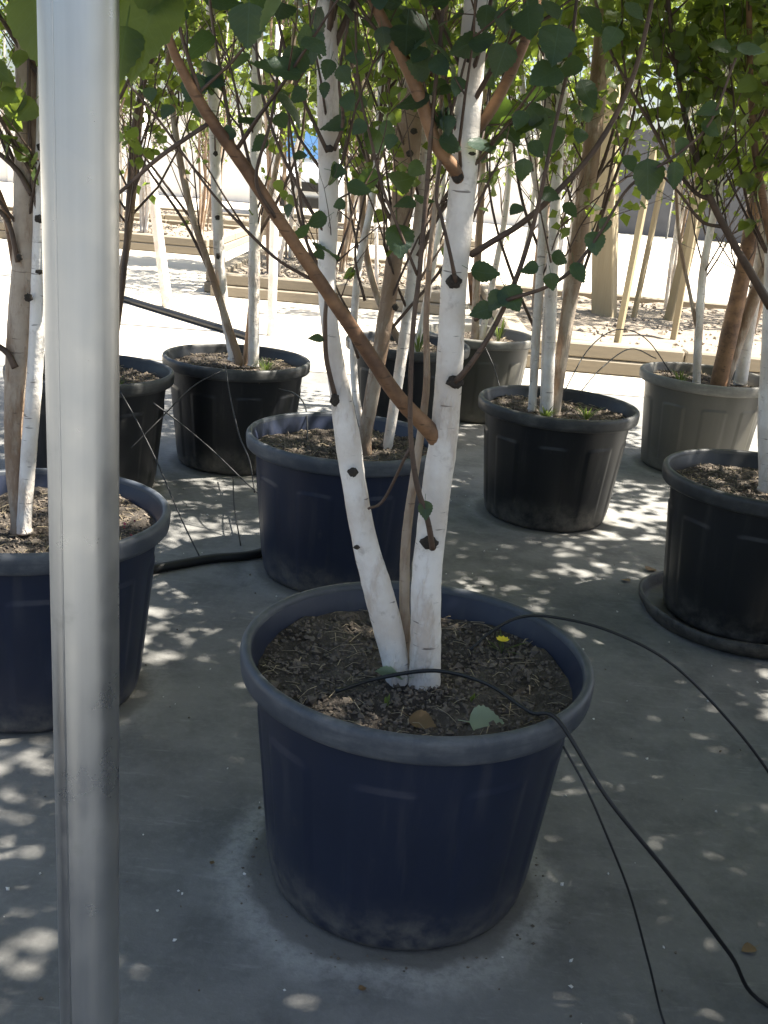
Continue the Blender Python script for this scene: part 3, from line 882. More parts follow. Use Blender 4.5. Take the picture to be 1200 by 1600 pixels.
# ---- right pot
bx_, by_ = POTS['right']
T = Tree((bx_, by_, SZ), 'birch with a clump of slim upright pale stems in the scuffed black pot')
YR = by_
r1 = T.stem_px([(832, 628, 13), (838, 520, 14), (846, 400, 14), (851, 260, 14), (857, 100, 14), (862, -60, 13)], YR - .02, 'birch', 3.9, sink=.03)
r2 = T.stem_px([(855, 640, 18), (859, 540, 18), (863, 420, 18), (870, 280, 17), (878, 120, 17), (884, -60, 16)], YR - .05, 'birch', 4.2, n=14, sink=.03)
r3 = T.stem_px([(868, 636, 17), (876, 570, 19), (886, 500, 22), (898, 420, 25), (912, 320, 27), (926, 220, 28), (936, 110, 26), (948, -60, 24)], YR, 'birch_tan', 4.0, n=14, sink=.03)
r4 = T.stem_px([(848, 632, 9), (852, 520, 10), (856, 390, 10), (830, 250, 9), (815, 120, 9), (806, -60, 8)], YR + .05, 'birch', 3.6, sink=.03)
for c in (r1, r2, r3, r4): T.sprout(c, .85, 4.0, 20, .62, 1.1)
for poly in ([(892, 470, 6), (920, 400, 5), (950, 310, 5), (985, 200, 5), (1010, 60, 4)], [(885, 520, 5), (910, 430, 5), (938, 340, 5), (960, 230, 4), (975, 120, 4)], [(838, 520, 5), (800, 430, 5), (770, 330, 4), (760, 220, 4), (770, 100, 4)],
             [(846, 400, 5), (815, 310, 5), (800, 200, 4), (790, 60, 4)], [(912, 320, 6), (940, 260, 6), (965, 180, 5), (990, 90, 5)]):
    T.branch_px(poly, YR, 'twig')
T.crown_mass((bx_ + .1, by_, 2.9), .8, 1.2, 2600, 103, 1.55)
T.finish(203, 0.046, 230)

# ---- far left pot
bx_, by_ = POTS['far_left']
T = Tree((bx_, by_, SZ), 'birch with thin splayed grey-white stems, one leaning strongly, in the pot with the arching tube')
YL = by_
l1 = T.stem_px([(372, 558, 13), (350, 490, 12), (325, 410, 11), (303, 345, 11), (285, 270, 11), (272, 190, 10), (262, 80, 10), (255, -60, 9)], YL - .03, 'birch_tan', 3.7, sink=.03)
l2 = T.stem_px([(364, 552, 16), (350, 480, 16), (343, 400, 17), (338, 300, 17), (335, 200, 17), (330, 60, 16), (328, -60, 15)], YL, 'birch', 4.1, n=14, sink=.03)
l3 = T.stem_px([(396, 560, 17), (397, 470, 18), (398, 360, 18), (400, 240, 18), (402, 100, 17), (404, -60, 16)], YL - .03, 'birch', 4.0, n=14, sink=.03)
l4 = T.stem_px([(384, 560, 9), (392, 480, 9), (404, 380, 9), (430, 270, 9), (450, 150, 8), (462, 20, 8)], YL + .04, 'birch_tan', 3.5, sink=.03)
for c in (l1, l2, l3, l4): T.sprout(c, .8, 4.0, 17, .6, .8)
for poly in ([(330, 430, 5), (290, 350, 5), (235, 270, 4), (190, 200, 4)], [(398, 380, 5), (440, 300, 5), (470, 220, 4), (480, 120, 4)], [(305, 350, 4), (260, 290, 4), (215, 230, 4)]):
    T.branch_px(poly, YL, 'twig')
T.knot(340, 340, YL - .02, 9, 9); T.knot(337, 240, YL - .02, 9, 9); T.knot(341, 400, YL - .02, 8, 12)
T.crown_mass((bx_, by_, 3.0), .75, 1.2, 2400, 104, 1.75)
T.finish(204, 0.046, 210)

# ---- left front pot
bx_, by_ = POTS['left_front']
T = Tree((bx_ - .02, by_, SZ), 'birch with knotted brown-peeling stems that join at the base, beside the steel pole')
YA = by_ - .03
a1 = T.stem_px([(32, 812, 30), (24, 740, 28), (22, 660, 30), (27, 570, 36), (34, 480, 40), (40, 400, 40), (42, 300, 40), (44, 180, 38), (42, 60, 36), (40, -60, 34)], YA, 'birch_tan', 4.1, n=16, sink=.03)
a2 = T.stem_px([(38, 812, 22), (44, 720, 24), (52, 620, 24), (58, 520, 24), (62, 420, 25), (66, 300, 25), (70, 180, 25), (72, 40, 24), (74, -60, 23)], YA - .02, 'birch', 4.2, n=16, sink=.03)
a3 = T.branch_px([(30, 450, 14), (18, 380, 12), (5, 320, 11), (-30, 240, 10)], YA, 'bark_orange')
for poly in ([(24, 575, 12), (10, 550, 10), (-20, 530, 9)], [(62, 345, 7), (52, 290, 7), (46, 200, 6), (45, 60, 6)], [(50, 305, 9), (30, 270, 9), (5, 245, 8), (-30, 220, 7)], [(28, 410, 8), (14, 350, 8), (-10, 320, 7)],
             [(78, 480, 5), (76, 380, 5), (72, 280, 5), (74, 160, 5)], [(50, 95, 9), (38, 50, 8), (22, 10, 8), (0, -40, 7)]):
    T.branch_px(poly, YA - .03, 'twig')
for kx, ky, w, h in ((62, 342, 18, 14), (44, 465, 16, 14), (30, 402, 12, 12), (62, 425, 16, 8), (64, 230, 16, 14)): T.knot(kx, ky, YA - .045, w, h)
for c in (a1, a2): T.sprout(c, 1.0, 4.0, 24, .6, 1.0)
T.crown_mass((bx_, by_, 2.95), .8, 1.2, 2600, 105, 1.6)
T.finish(205, 0.046, 120)

# ---- left rear pot (mostly behind the pole)
bx_, by_ = POTS['left_rear']
T = Tree((bx_, by_, SZ), 'birch with thin dark leaning stems mostly hidden by the steel pole')
YB = by_
b1 = T.stem_px([(158, 590, 15), (172, 500, 14), (192, 420, 12), (206, 320, 11), (216, 200, 11), (230, 60, 10), (236, -60, 10)], YB, 'birch_tan', 3.8, sink=.03)
b2 = T.stem_px([(150, 590, 18), (146, 480, 18), (140, 350, 18), (135, 200, 17), (130, 40, 17)], YB + .02, 'birch', 4.2, n=14, sink=.03)
b3 = T.stem_px([(166, 592, 9), (182, 520, 9), (196, 400, 9), (202, 300, 9), (212, 180, 8), (246, 60, 8)], YB - .03, 'twig', 3.4, sink=.03)
for c in (b1, b2, b3): T.sprout(c, .85, 4.0, 20, .6, .9)
T.crown_mass((bx_, by_, 2.95), .75, 1.2, 2400, 106, 1.6)
T.finish(206, 0.046, 170)

# ---- right front pot
bx_, by_ = POTS['right_front']
T = Tree((bx_ + .03, by_, SZ + .016), 'birch with a single pale stem and arching brown branches in the pot with the saucer')
YP = by_
c1 = T.stem_px([(1196, 752, 20), (1194, 660, 20), (1200, 540, 20), (1206, 380, 20), (1214, 200, 20), (1220, 0, 19)], YP - .02, 'birch', 4.2, n=14, sink=.03)
c2 = T.branch_px([(1204, 480, 15), (1172, 425, 13), (1140, 370, 12), (1110, 310, 11), (1085, 240, 10), (1066, 160, 9), (1050, 60, 8), (1040, -40, 7)], YP - .1, 'twig')
c3 = T.branch_px([(1112, 312, 8), (1085, 300, 6), (1050, 255, 6), (1020, 200, 6), (985, 140, 5), (950, 70, 5), (930, 0, 5)], YP - .1, 'twig')
c4 = T.branch_px([(1206, 380, 14), (1190, 300, 12), (1178, 220, 11), (1172, 120, 10), (1170, 0, 9)], YP - .06, 'bark_orange')
c5 = T.branch_px([(1130, 355, 6), (1095, 345, 5), (1060, 300, 4), (1020, 260, 4)], YP - .1, 'twig')
for c in (c1,): T.sprout(c, 1.0, 4.0, 34, .7, 1.3)
for c in (c2, c3, c4): T.sprout(c, 1.0, 2.4, 9, .4, 1.3, .003)
T.crown_mass((bx_ + .1, by_, 2.9), .85, 1.25, 4200, 107, 1.5)
T.finish(207, 0.046, 240)

# ---- right rear pot
bx_, by_ = POTS['right_rear']
T = Tree((bx_, by_, SZ), 'leaning orange-barked birch with a thin white stem in the dusty grey pot by the bed')
YQ = by_
d1 = T.stem_px([(1088, 600, 13), (1092, 510, 13), (1098, 430, 13), (1108, 370, 12), (1122, 300, 12), (1135, 180, 11), (1142, 40, 11)], YQ - .02, 'birch', 3.6, sink=.03)
d2 = T.stem_px([(1122, 602, 26), (1138, 530, 27), (1156, 450, 26), (1172, 370, 25), (1186, 290, 24), (1200, 200, 23), (1215, 60, 22)], YQ, 'bark_orange', 4.0, n=14, sink=.03)
d3 = T.stem_px([(1130, 600, 20), (1152, 535, 20), (1176, 470, 20), (1205, 400, 19), (1240, 300, 18)], YQ + .04, 'birch_tan', 3.6, n=14, sink=.03)
d4 = T.stem_px([(1158, 590, 20), (1172, 500, 20), (1184, 430, 20), (1192, 340, 19), (1200, 200, 18), (1206, 40, 18)], YQ + .1, 'birch', 4.0, n=14, sink=.03)
d5 = T.branch_px([(1090, 520, 7), (1076, 450, 6), (1062, 380, 6), (1056, 300, 5), (1050, 200, 5)], YQ - .02, 'birch_tan')
for c in (d1, d2, d3, d4): T.sprout(c, .8, 4.0, 17, .62, 1.2)
T.crown_mass((bx_ + .1, by_, 2.9), .85, 1.25, 2800, 108, 1.45)
T.finish(208, 0.048, 230)

# ---- rear pair
for k, key, lab, polys in ((0, 'rear_a', 'thin-stemmed birch in the black pot that touches a grey pot',
        [[(640, 545, 9), (642, 450, 9), (634, 330, 9), (628, 200, 8), (622, 60, 8)], [(632, 548, 12), (592, 470, 11), (570, 380, 11), (566, 260, 11), (560, 120, 10), (556, 0, 10)], [(650, 548, 10), (672, 440, 10), (690, 330, 10), (700, 200, 9), (706, 60, 9)]]),
        (1, 'rear_b', 'thin-stemmed birch in the grey pot that touches a black pot',
        [[(752, 530, 10), (770, 440, 10), (790, 330, 9), (800, 200, 9), (806, 60, 9)], [(742, 532, 12), (745, 430, 12), (752, 300, 11), (756, 150, 11), (760, 0, 10)], [(760, 530, 8), (800, 450, 8), (826, 370, 8), (840, 240, 7), (846, 80, 7)]])):
    bx_, by_ = POTS[key]
    T = Tree((bx_, by_, SZ), lab)
    cs = [T.stem_px(p, by_, 'birch' if j != 1 else 'birch_tan', 3.9, sink=.03) for j, p in enumerate(polys)]
    for c in cs: T.sprout(c, .8, 3.9, 17, .6, .8)
    T.crown_mass((bx_, by_, 2.95), .7, 1.15, 2200, 120 + k, 1.75)
    T.finish(220 + k, 0.046, 150)

# ---- big leaves close to the pole, on a tree that stands beside the view
T = Tree((-0.95, 0.55, SZ), 'birch whose large bright leaves hang close beside the top of the steel pole')
n1 = T.limb('stem', [Vector(p) for p in ((-.95, .55, SZ - .03), (-.93, .56, .9), (-.90, .6, 1.6), (-.88, .62, 2.6), (-.9, .6, 3.9))], [.026, .023, .02, .014, .004], M['birch'], 14)
YN = .82
nb = [Vector((-.915, .58, 1.25)), pix(-150, -60, .76), pix(60, -75, YN), pix(170, -55, YN), pix(250, -10, YN - .01), pix(290, -30, YN)]
T.limb('branch', nb, [.008, .006, .005, .004, .003, .002], M['twig'], 7)
for px_, py_, w, an in ((222, 42, 150, 118), (250, -20, 120, 60), (52, 35, 120, 92), (130, -10, 110, 95), (190, 80, 80, 100)):
    T.leaf_px(px_, py_, w, YN + .005, an, k=1)  # brightness of these leaves comes from the sunlit leaf colour
T.sprout(n1, 1.55, 3.9, 24, .5, 1.0)
T.crown_mass((-.95, .5, 2.95), .7, 1.1, 2400, 131, 1.6)
T.finish(231, 0.048, 0)
make_pot((-.95, .55), 'navy', 'navy-black pot of the birch whose large leaves hang beside the pole', .2)
make_soil((-.95, .55), 1, 'soil of the birch whose large leaves hang beside the pole')

# ------------------------------------------------------------------ trees that repeat: the neighbouring rows and the rows beyond the yard
def proto(seed, label, group, zlow, mass_n, tall):
    random.seed(seed)
    T = Tree((0, 0, 0), label, group); T.thin = False
    cs = []
    for k in range(3):
        a = random.uniform(0, 6.28)
        dx, dy = .03 * math.cos(a), .03 * math.sin(a)
        wp = [Vector((dx, dy, -.03))]
        for z in (.5, 1.0, 1.6, 2.3, 3.0, tall):
            wp.append(Vector((dx * (1 + z * 2.2) + random.gauss(0, .025), dy * (1 + z * 2.2) + random.gauss(0, .025), z)))
        r0 = (.024, .019, .014)[k]
        cs.append(T.limb('stem', wp, [r0, r0 * .95, r0 * .9, r0 * .75, r0 * .55, r0 * .35, .003], M['birch' if k < 2 else 'birch_tan'], 10))
    for c in cs: T.sprout(c, zlow, tall, 14, .6, .45)
    T.crown_mass((0, 0, (zlow + .3 + tall) / 2), .80, (tall - zlow) / 2, mass_n, seed + 5, zlow + .1)
    T.finish(seed + 9, 0.076, 0, coarse=True)
    return T.root

def copy_tree(src, loc, rz, label=None, group=None, sc=1.0):
    r = src.copy(); C.objects.link(r)
    r.location = loc; r.rotation_euler = (0, 0, rz); r.scale = (sc, sc, sc)
    if label: r['label'] = label
    if group: r['group'] = group
    for ch in src.children:
        c = ch.copy(); C.objects.link(c); c.parent = r
    return r

def slender(seed, label, group):
    random.seed(seed)
    T = Tree((0, 0, 0), label, group); T.thin = False
    cs = []
    for k in range(5):
        a = random.uniform(0, 6.28)
        dx, dy = .05 * math.cos(a), .05 * math.sin(a)
        wp = [Vector((dx, dy, -.03))]
        sp = random.uniform(1.0, 3.0)
        for z in (.5, 1.0, 1.6, 2.3, 3.0, 3.7):
            wp.append(Vector((dx * (1 + z * sp) + random.gauss(0, .03), dy * (1 + z * sp) + random.gauss(0, .03), z)))
        r0 = random.uniform(.014, .026)
        cs.append(T.limb('stem', wp, [r0, r0 * .95, r0 * .9, r0 * .75, r0 * .55, r0 * .35, .003], M[random.choice(('birch', 'birch_tan', 'birch'))], 8))
    for c in cs: T.sprout(c, .7, 3.6, 11, .75, .25, .006)
    T.crown_mass((0, 0, 2.75), .8, 1.15, 1000, seed + 5, 1.5)
    T.finish(seed + 9, 0.06, 0, coarse=True)
    return T.root

SHADE_L = 'leafy white-stemmed birch in the neighbouring row that shades the concrete'
SHADE_G = 'birches of the neighbouring row'
pr = [proto(501, SHADE_L, SHADE_G, 1.15, 2600, 3.7), proto(502, SHADE_L, SHADE_G, 1.15, 2600, 4.0), proto(503, SHADE_L, SHADE_G, 1.2, 2600, 3.8)]
first = [True] * 3
def place(i, loc, rz, label=SHADE_L, group=SHADE_G, sc=1.0):
    if first[i]:
        first[i] = False
        o = pr[i]; o.location = loc; o.rotation_euler = (0, 0, rz); o.scale = (sc,) * 3
        o['label'] = label; o['group'] = group
        return o
    return copy_tree(pr[i], loc, rz, label, group, sc)

shade = [(1.35, 1.3), (1.5, 2.1), (2.1, 1.75), (2.05, .9), (.95, .72), (1.7, .35), (2.0, -.4), (2.9, 1.3), (2.9, .4), (2.0, 2.75), (2.3, 3.7), (2.9, 2.2), (2.4, 4.9)]
for i, (x, y_) in enumerate(shade):
    place(i % 3, (x, y_, SZ), i * 1.7)
    make_pot((x, y_), 'black', 'black pot of a neighbouring-row birch', i * .7, 'pots of the neighbouring row')
    make_soil((x, y_), i, 'soil in a pot of the neighbouring row', straw=False)['group'] = 'soil of the neighbouring row'

# ------------------------------------------------------------------ timber beds beyond the pots
random.seed(77)
def sleepers(parent, a, b, z0, h, depth, course_joint, mat='timber'):
    """One course of sleepers from a to b, each its own piece."""
    a, b = Vector(a), Vector(b)
    L = (b - a).length
    d = (b - a) / L
    n_ = max(1, round(L / 2.4))
    off = course_joint
    cuts = [0.0] + [min(L, (i + off) * L / n_) for i in range(0 if off else 1, n_)] + [L]
    cuts = sorted(set(round(c, 3) for c in cuts))
    ang = math.atan2(d.y, d.x)
    for p, q in zip(cuts[:-1], cuts[1:]):
        if q - p < .1: continue
        m = MB(); m.box(0.004, q - p - .004, -depth / 2, depth / 2, 0, h)
        o = m.obj('sleeper', M[mat], parent, smooth=False)
        bevel(o, .012, 1)
        o.location = a + d * p + Vector((0, random.uniform(-.006, .006), z0)) - parent.location
        o.rotation_euler = (0, 0, ang + random.uniform(-.003, .003))

def bed(x0, x1, y0, y1, label, gl, seed, cut_x=None):
    o = empty('timber_bed', ((x0 + x1) / 2, (y0 + y1) / 2, 0))
    tag(o, label, 'raised bed')
    for k, z in enumerate((.004, .108)):
        sleepers(o, (x0, y0, 0), (x1, y0, 0), z, .1, .18 - k * .03, .5 * k)
        sleepers(o, (x0, y1, 0), (x1, y1, 0), z, .1, .18 - k * .03, .5 * k)
        sleepers(o, (x0, y0 + .1, 0), (x0, y1 - .1, 0), z, .1, .18 - k * .03, .5 * k)
        sleepers(o, (x1, y0 + .1, 0), (x1, y1 - .1, 0), z, .1, .18 - k * .03, .5 * k)
    m = MB()
    nx, ny = 50, 30
    r_ = np.random.default_rng(seed)
    m.add([(x0 + .07 + (x1 - x0 - .14) * i / nx, y0 + .07 + (y1 - y0 - .14) * j / ny, .15 + r_.normal(0, .012)) for j in range(ny + 1) for i in range(nx + 1)],
          [(j * (nx + 1) + i, j * (nx + 1) + i + 1, (j + 1) * (nx + 1) + i + 1, (j + 1) * (nx + 1) + i) for j in range(ny) for i in range(nx)])
    s_ = m.obj('bed_gravel', M['gravel']); tag(s_, gl, 'gravel', None, 'stuff')
    m = MB()
    for _ in range(900):
        p = Vector((r_.uniform(x0 + .15, x1 - .15), r_.uniform(y0 + .15, y1 - .15), .16)); s = r_.uniform(.008, .028)
        q = Matrix.Rotation(r_.uniform(0, 6.28), 4, Vector(r_.normal(size=3)).normalized())
        m.add([p + q @ (Vector(v) * s * r_.uniform(.7, 1.2)) for v in ((1, 0, 0), (-1, 0, 0), (0, 1, 0), (0, -1, 0), (0, 0, .7), (0, 0, -.7))],
              [(0, 2, 4), (2, 1, 4), (1, 3, 4), (3, 0, 4), (2, 0, 5), (1, 2, 5), (3, 1, 5), (0, 3, 5)])
    st = m.obj('stones', M['stone'], s_, smooth=False); st['kind'] = 'stuff'
    return o
bed(0.85, 7.5, 7.1, 10.7, 'timber-edged bed of brownish gravel just beyond the grey pots', 'brownish gravel filling the bed just beyond the grey pots', 5)
bed(-1.75, 0.5, 9.5, 12.6, 'timber-edged bed behind the slender tan-barked birch', 'pale gravel in the bed behind the slender tan-barked birch', 6)
bed(-7.5, -2.5, 13.3, 16.5, 'long timber-edged bed in front of the white van', 'pale gravel in the long bed in front of the white van', 8)

def stake(px0, py0, px1, py1, w, label, zb=0.0, ext=1.5, mat='stake', name='timber_stake', square=True, group=None):
    A = gpix(px0, py0, zb); B = pix(px1, py1, A.y + .05)
    Bx = A + (B - A) * ext
    r = w / F_PX * (A - CAM).dot(FWD) / 2
    m = MB()
    if square:
        d = (Bx - A); L = d.length; q = d.to_track_quat('Z', 'Y').to_matrix().to_4x4()
        m.box(-r, r, -r, r, -.12, L)
        m.v = [tuple(q @ Vector(v)) for v in m.v]
        o = m.obj(name, M[mat], None, A, smooth=False); bevel(o, min(.01, r * .2), 1)
    else:
        m.tube([(0, 0, -.12 if zb else 0)] + [(Bx - A) * t for t in (.1, .5, 1)], [r, r, r * .95, r * .8], 12)
        o = m.obj(name, M[mat], None, A)
    return tag(o, label, 'stake' if 'stake' in name else 'post', group)
stake(944, 492, 946, 330, 33, 'thick square yellowish timber post at the back edge of the gravel bed', .15, 2.2, name='timber_post')
stake(962, 548, 1002, 340, 9, 'slim stake leaning over the middle of the gravel bed', .15)
stake(990, 497, 1022, 345, 7, 'thinnest leaning stake behind the gravel bed', .15)
stake(1052, 530, 1088, 330, 9, 'slim stake crossing a broad slanting plank in the gravel bed', .15)
stake(882, 497, 912, 385, 7, 'thin stake beside the thick timber post', .15)
stake(1048, 500, 1090, 325, 17, 'broad orange-brown plank slanting up from the gravel bed', .15, mat='stake', name='timber_plank')['category'] = 'plank'
stake(262, 480, 237, 290, 17, 'pale leaning round stake on the sunlit yard', 0, 1.7, 'birch', square=False)
stake(424, 525, 432, 210, 14, 'straight whitish round stake behind the pot with the arching tube', 0, 1.5, 'birch', square=False)
stake(742, 478, 738, 425, 12, 'short terracotta-coloured stake in front of the pale yard', 0, 1.0, 'bark_orange')

bed(-5.2, 1.2, 18.0, 20.2, 'longest timber-edged bed, level with the white van', 'pale gravel in the longest bed level with the white van', 9)
BG_G = 'birches planted out beyond the yard'
bgt = [(-3.6, 14.3), (-5.0, 15.0), (-2.9, 15.6), (-6.3, 14.6), (-4.3, 15.9), (-.7, 11.2), (.1, 12.0), (-1.35, 12.2), (3.6, 9.6), (5.0, 9.0), (4.4, 10.3), (6.3, 9.8), (2.6, 10.2),
       (-1.3, 10.3), (-.2, 10.1), (-.9, 12.1), (-5.6, 14.2), (-2.8, 14.1), (.2, 11.0), (-4.2, 14.0), (3.0, 9.0), (1.6, 10.2), (1.2, 9.3), (-6.8, 15.8),
       (-4.8, 19), (-3.6, 19.4), (-.8, 18.8), (.4, 19.5)]
BL = 'white-stemmed birch planted in a timber-edged gravel bed'
sl = [slender(601, BL, BG_G), slender(602, BL, BG_G), slender(603, BL, BG_G)]
def bed_of(x, y_):
    if y_ > 17.5: return 'birch planted in the longest bed, level with the white van', 'birches in the longest bed'
    if x > .8: return 'birch planted in the bed of brownish gravel just beyond the grey pots', 'birches in the brownish gravel bed'
    if y_ < 13: return 'birch planted in the bed behind the slender tan-barked birch', 'birches in the middle bed'
    return 'birch planted in the long bed in front of the white van', 'birches in the bed before the van'
for i, (x, y_) in enumerate(bgt):
    BL, BG_G = bed_of(x, y_)
    if i < 3: sl[i].location = (x, y_, .14); sl[i]['label'], sl[i]['group'] = BL, BG_G
    elif i % 4 == 3 and y_ > 12: place(i % 3, (x, y_, .14), i * 2.1, BL, BG_G, .95 + .12 * (i % 3))
    else: copy_tree(sl[i % 3], (x, y_, .14), i * 2.1, BL, BG_G, .9 + .1 * (i % 3))
FT = [(-16, 38), (-11, 35), (-6.5, 37), (-2, 36), (2.5, 38), (6.5, 36), (11, 39), (15.5, 37), (20, 40), (-21, 40), (8.5, 33), (13, 34)]
for i, (x, y_) in enumerate(FT):
    place(i % 3, (x, y_, 0), i * 1.1, 'large leafy tree beyond the white wall and the dark net fence', 'tall trees beyond the wall and fence', 2.0 + .3 * (i % 3))

# far wall, net fence, van
w = empty('boundary_wall', (-8, 31, 0))
for i in range(10):
    m = MB(); m.box(-14 + i * 2.6 + .02, -14 + i * 2.6 + 2.58, 0, .12, 0, 2.5 + .0 * i)
    o = m.obj('wall_panel', M['wall'], w, smooth=False); bevel(o, .02, 1)
for i in range(11):
    m = MB(); m.box(-14 + i * 2.6 - .1, -14 + i * 2.6 + .1, -.1, .2, 0, 2.62)
    o = m.obj('pillar', M['wall'], w, smooth=False); bevel(o, .02, 1)
tag(w, 'white rendered panel wall far across the yard behind the van', 'wall')
w = empty('net_fence', (11.5, 31, 0))
for i in range(6):
    m = MB(); m.box(-6.5 + i * 2.5 + .03, -6.5 + i * 2.5 + 2.47, -.01, .01, .05, 2.9)
    m.obj('net_panel', M['net'], w, smooth=False)
for i in range(7):
    m = MB(); m.tube([(-6.5 + i * 2.5, .04, 0), (-6.5 + i * 2.5, .04, 3.05)], .035, 10)
    m.obj('fence_post', M['galv'], w)
tag(w, 'dark shade-net fence on steel posts far beyond the gravel bed', 'fence')

v = empty('parked_van', (-2.3, 22, 0), math.radians(4))
tag(v, 'white van with a windscreen coloured blue for reflected sky parked across the yard', 'van')
# body: side profile (y along length, 0 = nose), extruded across the width and narrowed at the roof
profl = [(0.0, .38), (-.03, .62), (.02, .95), (.35, 1.12), (.85, 1.22), (1.45, 1.98), (1.7, 2.08), (4.6, 2.1), (4.75, 1.9), (4.8, .42), (4.3, .34), (.5, .32)]
m = MB(); V = []
for sx_, k in ((-.90, 0), (-.80, 1), (.80, 1), (.90, 0)):
    for (yy, zz) in profl:
        sh = sx_ * (1 - .10 * max(0, (zz - 1.1)))
        V.append((sh, yy + (.05 if k == 0 else 0), zz - (.03 if k == 0 else 0)))
nP = len(profl)
Fc = [(i * nP + j, i * nP + (j + 1) % nP, (i + 1) * nP + (j + 1) % nP, (i + 1) * nP + j) for i in range(3) for j in range(nP)]
Fc += [tuple(range(nP - 1, -1, -1)), tuple(3 * nP + j for j in range(nP))]
m.add(V, Fc); m.obj('body', M['van'], v, smooth=False)
m = MB(); m.add([(-.72, .90, 1.305), (.72, .90, 1.305), (.66, 1.39, 1.94), (-.66, 1.39, 1.94)], [(0, 1, 2, 3)])
m.v = [(x, yy - .035, zz + .02) for x, yy, zz in m.v]; m.obj('windscreen', M['glass'], v)
m = MB(); m.box(-.42, .42, -.055, -.02, .68, .86); o = m.obj('grille', M['rubber'], v, smooth=False)
for s in (-1, 1):
    m = MB(); m.box(s * .62 - .15, s * .62 + .15, -.035, .06, .74, .94); o = m.obj('headlight', M['lamp'], v, smooth=False); bevel(o, .02, 2)
    m = MB(); m.box(s * .98 - .08, s * .98 + .08, 1.0, 1.1, 1.2, 1.45); o = m.obj('wing_mirror', M['rubber'], v, smooth=False); bevel(o, .02, 2)
m = MB(); m.box(-.88, .88, -.09, .1, .36, .58); o = m.obj('bumper', M['rubber'], v, smooth=False); bevel(o, .03, 2)
for s in (-1, 1):
    for yy in (.85, 3.8):
        m = MB(); m.tube([(s * .72, yy, .33), (s * .915, yy, .33)], [.33, .33], 24); wh = m.obj('wheel', M['rubber'], v)
        m = MB(); m.tube([(s * .80, yy, .33), (s * .925, yy, .33)], [.19, .17], 16); m.obj('hub', M['lamp'], wh)

# ------------------------------------------------------------------ irrigation
def tube_thing(name, pts, r, label, cat, group=None, n=8, sub=8):
    c = catmull([tuple(p) for p in pts], sub)
    m = MB(); m.tube([q for q in c], r, n)
    o = m.obj(name, M['hose'])
    return tag(o, label, cat, group)
A, B = gpix(245, 888, .014), gpix(405, 864, .014)
tube_thing('irrigation_pipe', [A + (A - B) * 3, A + (A - B) * 1.2 + Vector((0, -.05, 0)), A, (A + B) / 2 + Vector((0, .015, 0)), B, Vector((-.25, 3.32, .014)), Vector((.0, 3.45, .014)), Vector((.12, 3.9, .014)), Vector((-.12, 4.5, .014))], .0145,
           'thick black irrigation pipe lying on the concrete between two pots', 'pipe', n=12)
A, B = gpix(185, 464, .03), gpix(350, 514, .03)
tube_thing('drainage_pipe', [A + (A - B) * 1.0, A, (A + B) / 2, B, B + (B - A) * .25], .026, 'dark pipe lying across the sunlit yard edge', 'pipe', n=10)

FG = 'thin black feeder tubes'
rz_ = HR
fx, fy = POTS['front']
P0 = Vector((fx + .10, fy + .10, SOIL_Z + .01))
tube_thing('feeder_tube', [P0, pix(770, 985, fy + .13), pix(815, 964, fy + .16), pix(870, 965, fy + .16), pix(950, 985, fy + .14), pix(1040, 1030, fy + .12), pix(1120, 1105, fy + .10), pix(1200, 1205, fy + .07), pix(1290, 1360, fy)], .0028,
           'thin black feeder tube arching over the rim and away from the forked birch', 'tube', FG)
q1 = pix(868, 1154, fy - .215)
GE = gpix(1200, 1572, .003)
GE2 = gpix(1040, 1605, .003)
tube_thing('feeder_tube', [Vector((fx - .13, fy - .10, SOIL_Z + .012)), pix(590, 1060, fy - .06), pix(680, 1048, fy - .07), pix(760, 1068, fy - .12), pix(828, 1112, fy - .19), Vector((q1.x, q1.y, max(q1.z, HR + .003))),
                           pix(950, 1248, fy - .27), pix(1050, 1372, fy - .28), pix(1140, 1490, fy - .27), GE, GE + Vector((.2, -.1, 0))], .0034,
           'longest black feeder tube, looping over the soil and down to the concrete', 'tube', FG)
tube_thing('feeder_tube', [pix(880, 1166, fy - .22), pix(915, 1230, fy - .25), pix(950, 1310, fy - .27), pix(985, 1400, fy - .28), pix(1015, 1510, fy - .3), GE2, GE2 + Vector((.02, -.15, 0))], .0019,
           'finest black tube hanging beside the longest feeder tube', 'tube', FG)
tube_thing('feeder_tube', [pix(188, 612, 3.36), pix(215, 660, 3.3), pix(248, 728, 3.22), pix(283, 810, 3.1), gpix(312, 870, .02)], .0026, 'feeder tube running from a pot rim down to the thick pipe', 'tube', FG)
tube_thing('feeder_tube', [pix(240, 630, 3.42), pix(280, 660, 3.4), pix(330, 702, 3.36), pix(380, 750, 3.3), pix(420, 785, 3.26)], .0026, 'feeder tube slanting from one pot across to its navy-black neighbour', 'tube', FG)
tube_thing('feeder_tube', [pix(352, 570, 3.82), pix(360, 620, 3.7), pix(374, 680, 3.5), pix(390, 720, 3.32), pix(398, 770, 3.24)], .0026, 'feeder tube hanging down the front of a black pot', 'tube', FG)
tube_thing('feeder_tube', [pix(364, 745, 3.7), pix(366, 790, 3.45), gpix(376, 852, .02)], .0024, 'short upright feeder tube rising from the thick pipe', 'tube', FG)
tube_thing('feeder_tube', [pix(436, 608, 3.86), pix(462, 616, 3.6), pix(478, 640, 3.3), pix(480, 700, 3.08), Vector((-.26, 3.03, SOIL_Z + .01))], .0026, 'feeder tube arching from a black pot into the soil behind the forked birch', 'tube', FG)
tube_thing('feeder_tube', [pix(205, 700, 3.42), pix(250, 655, 3.5), pix(300, 605, 3.7), pix(345, 580, 3.8)], .0024, 'feeder tube crossing another between two black pots', 'tube', FG)
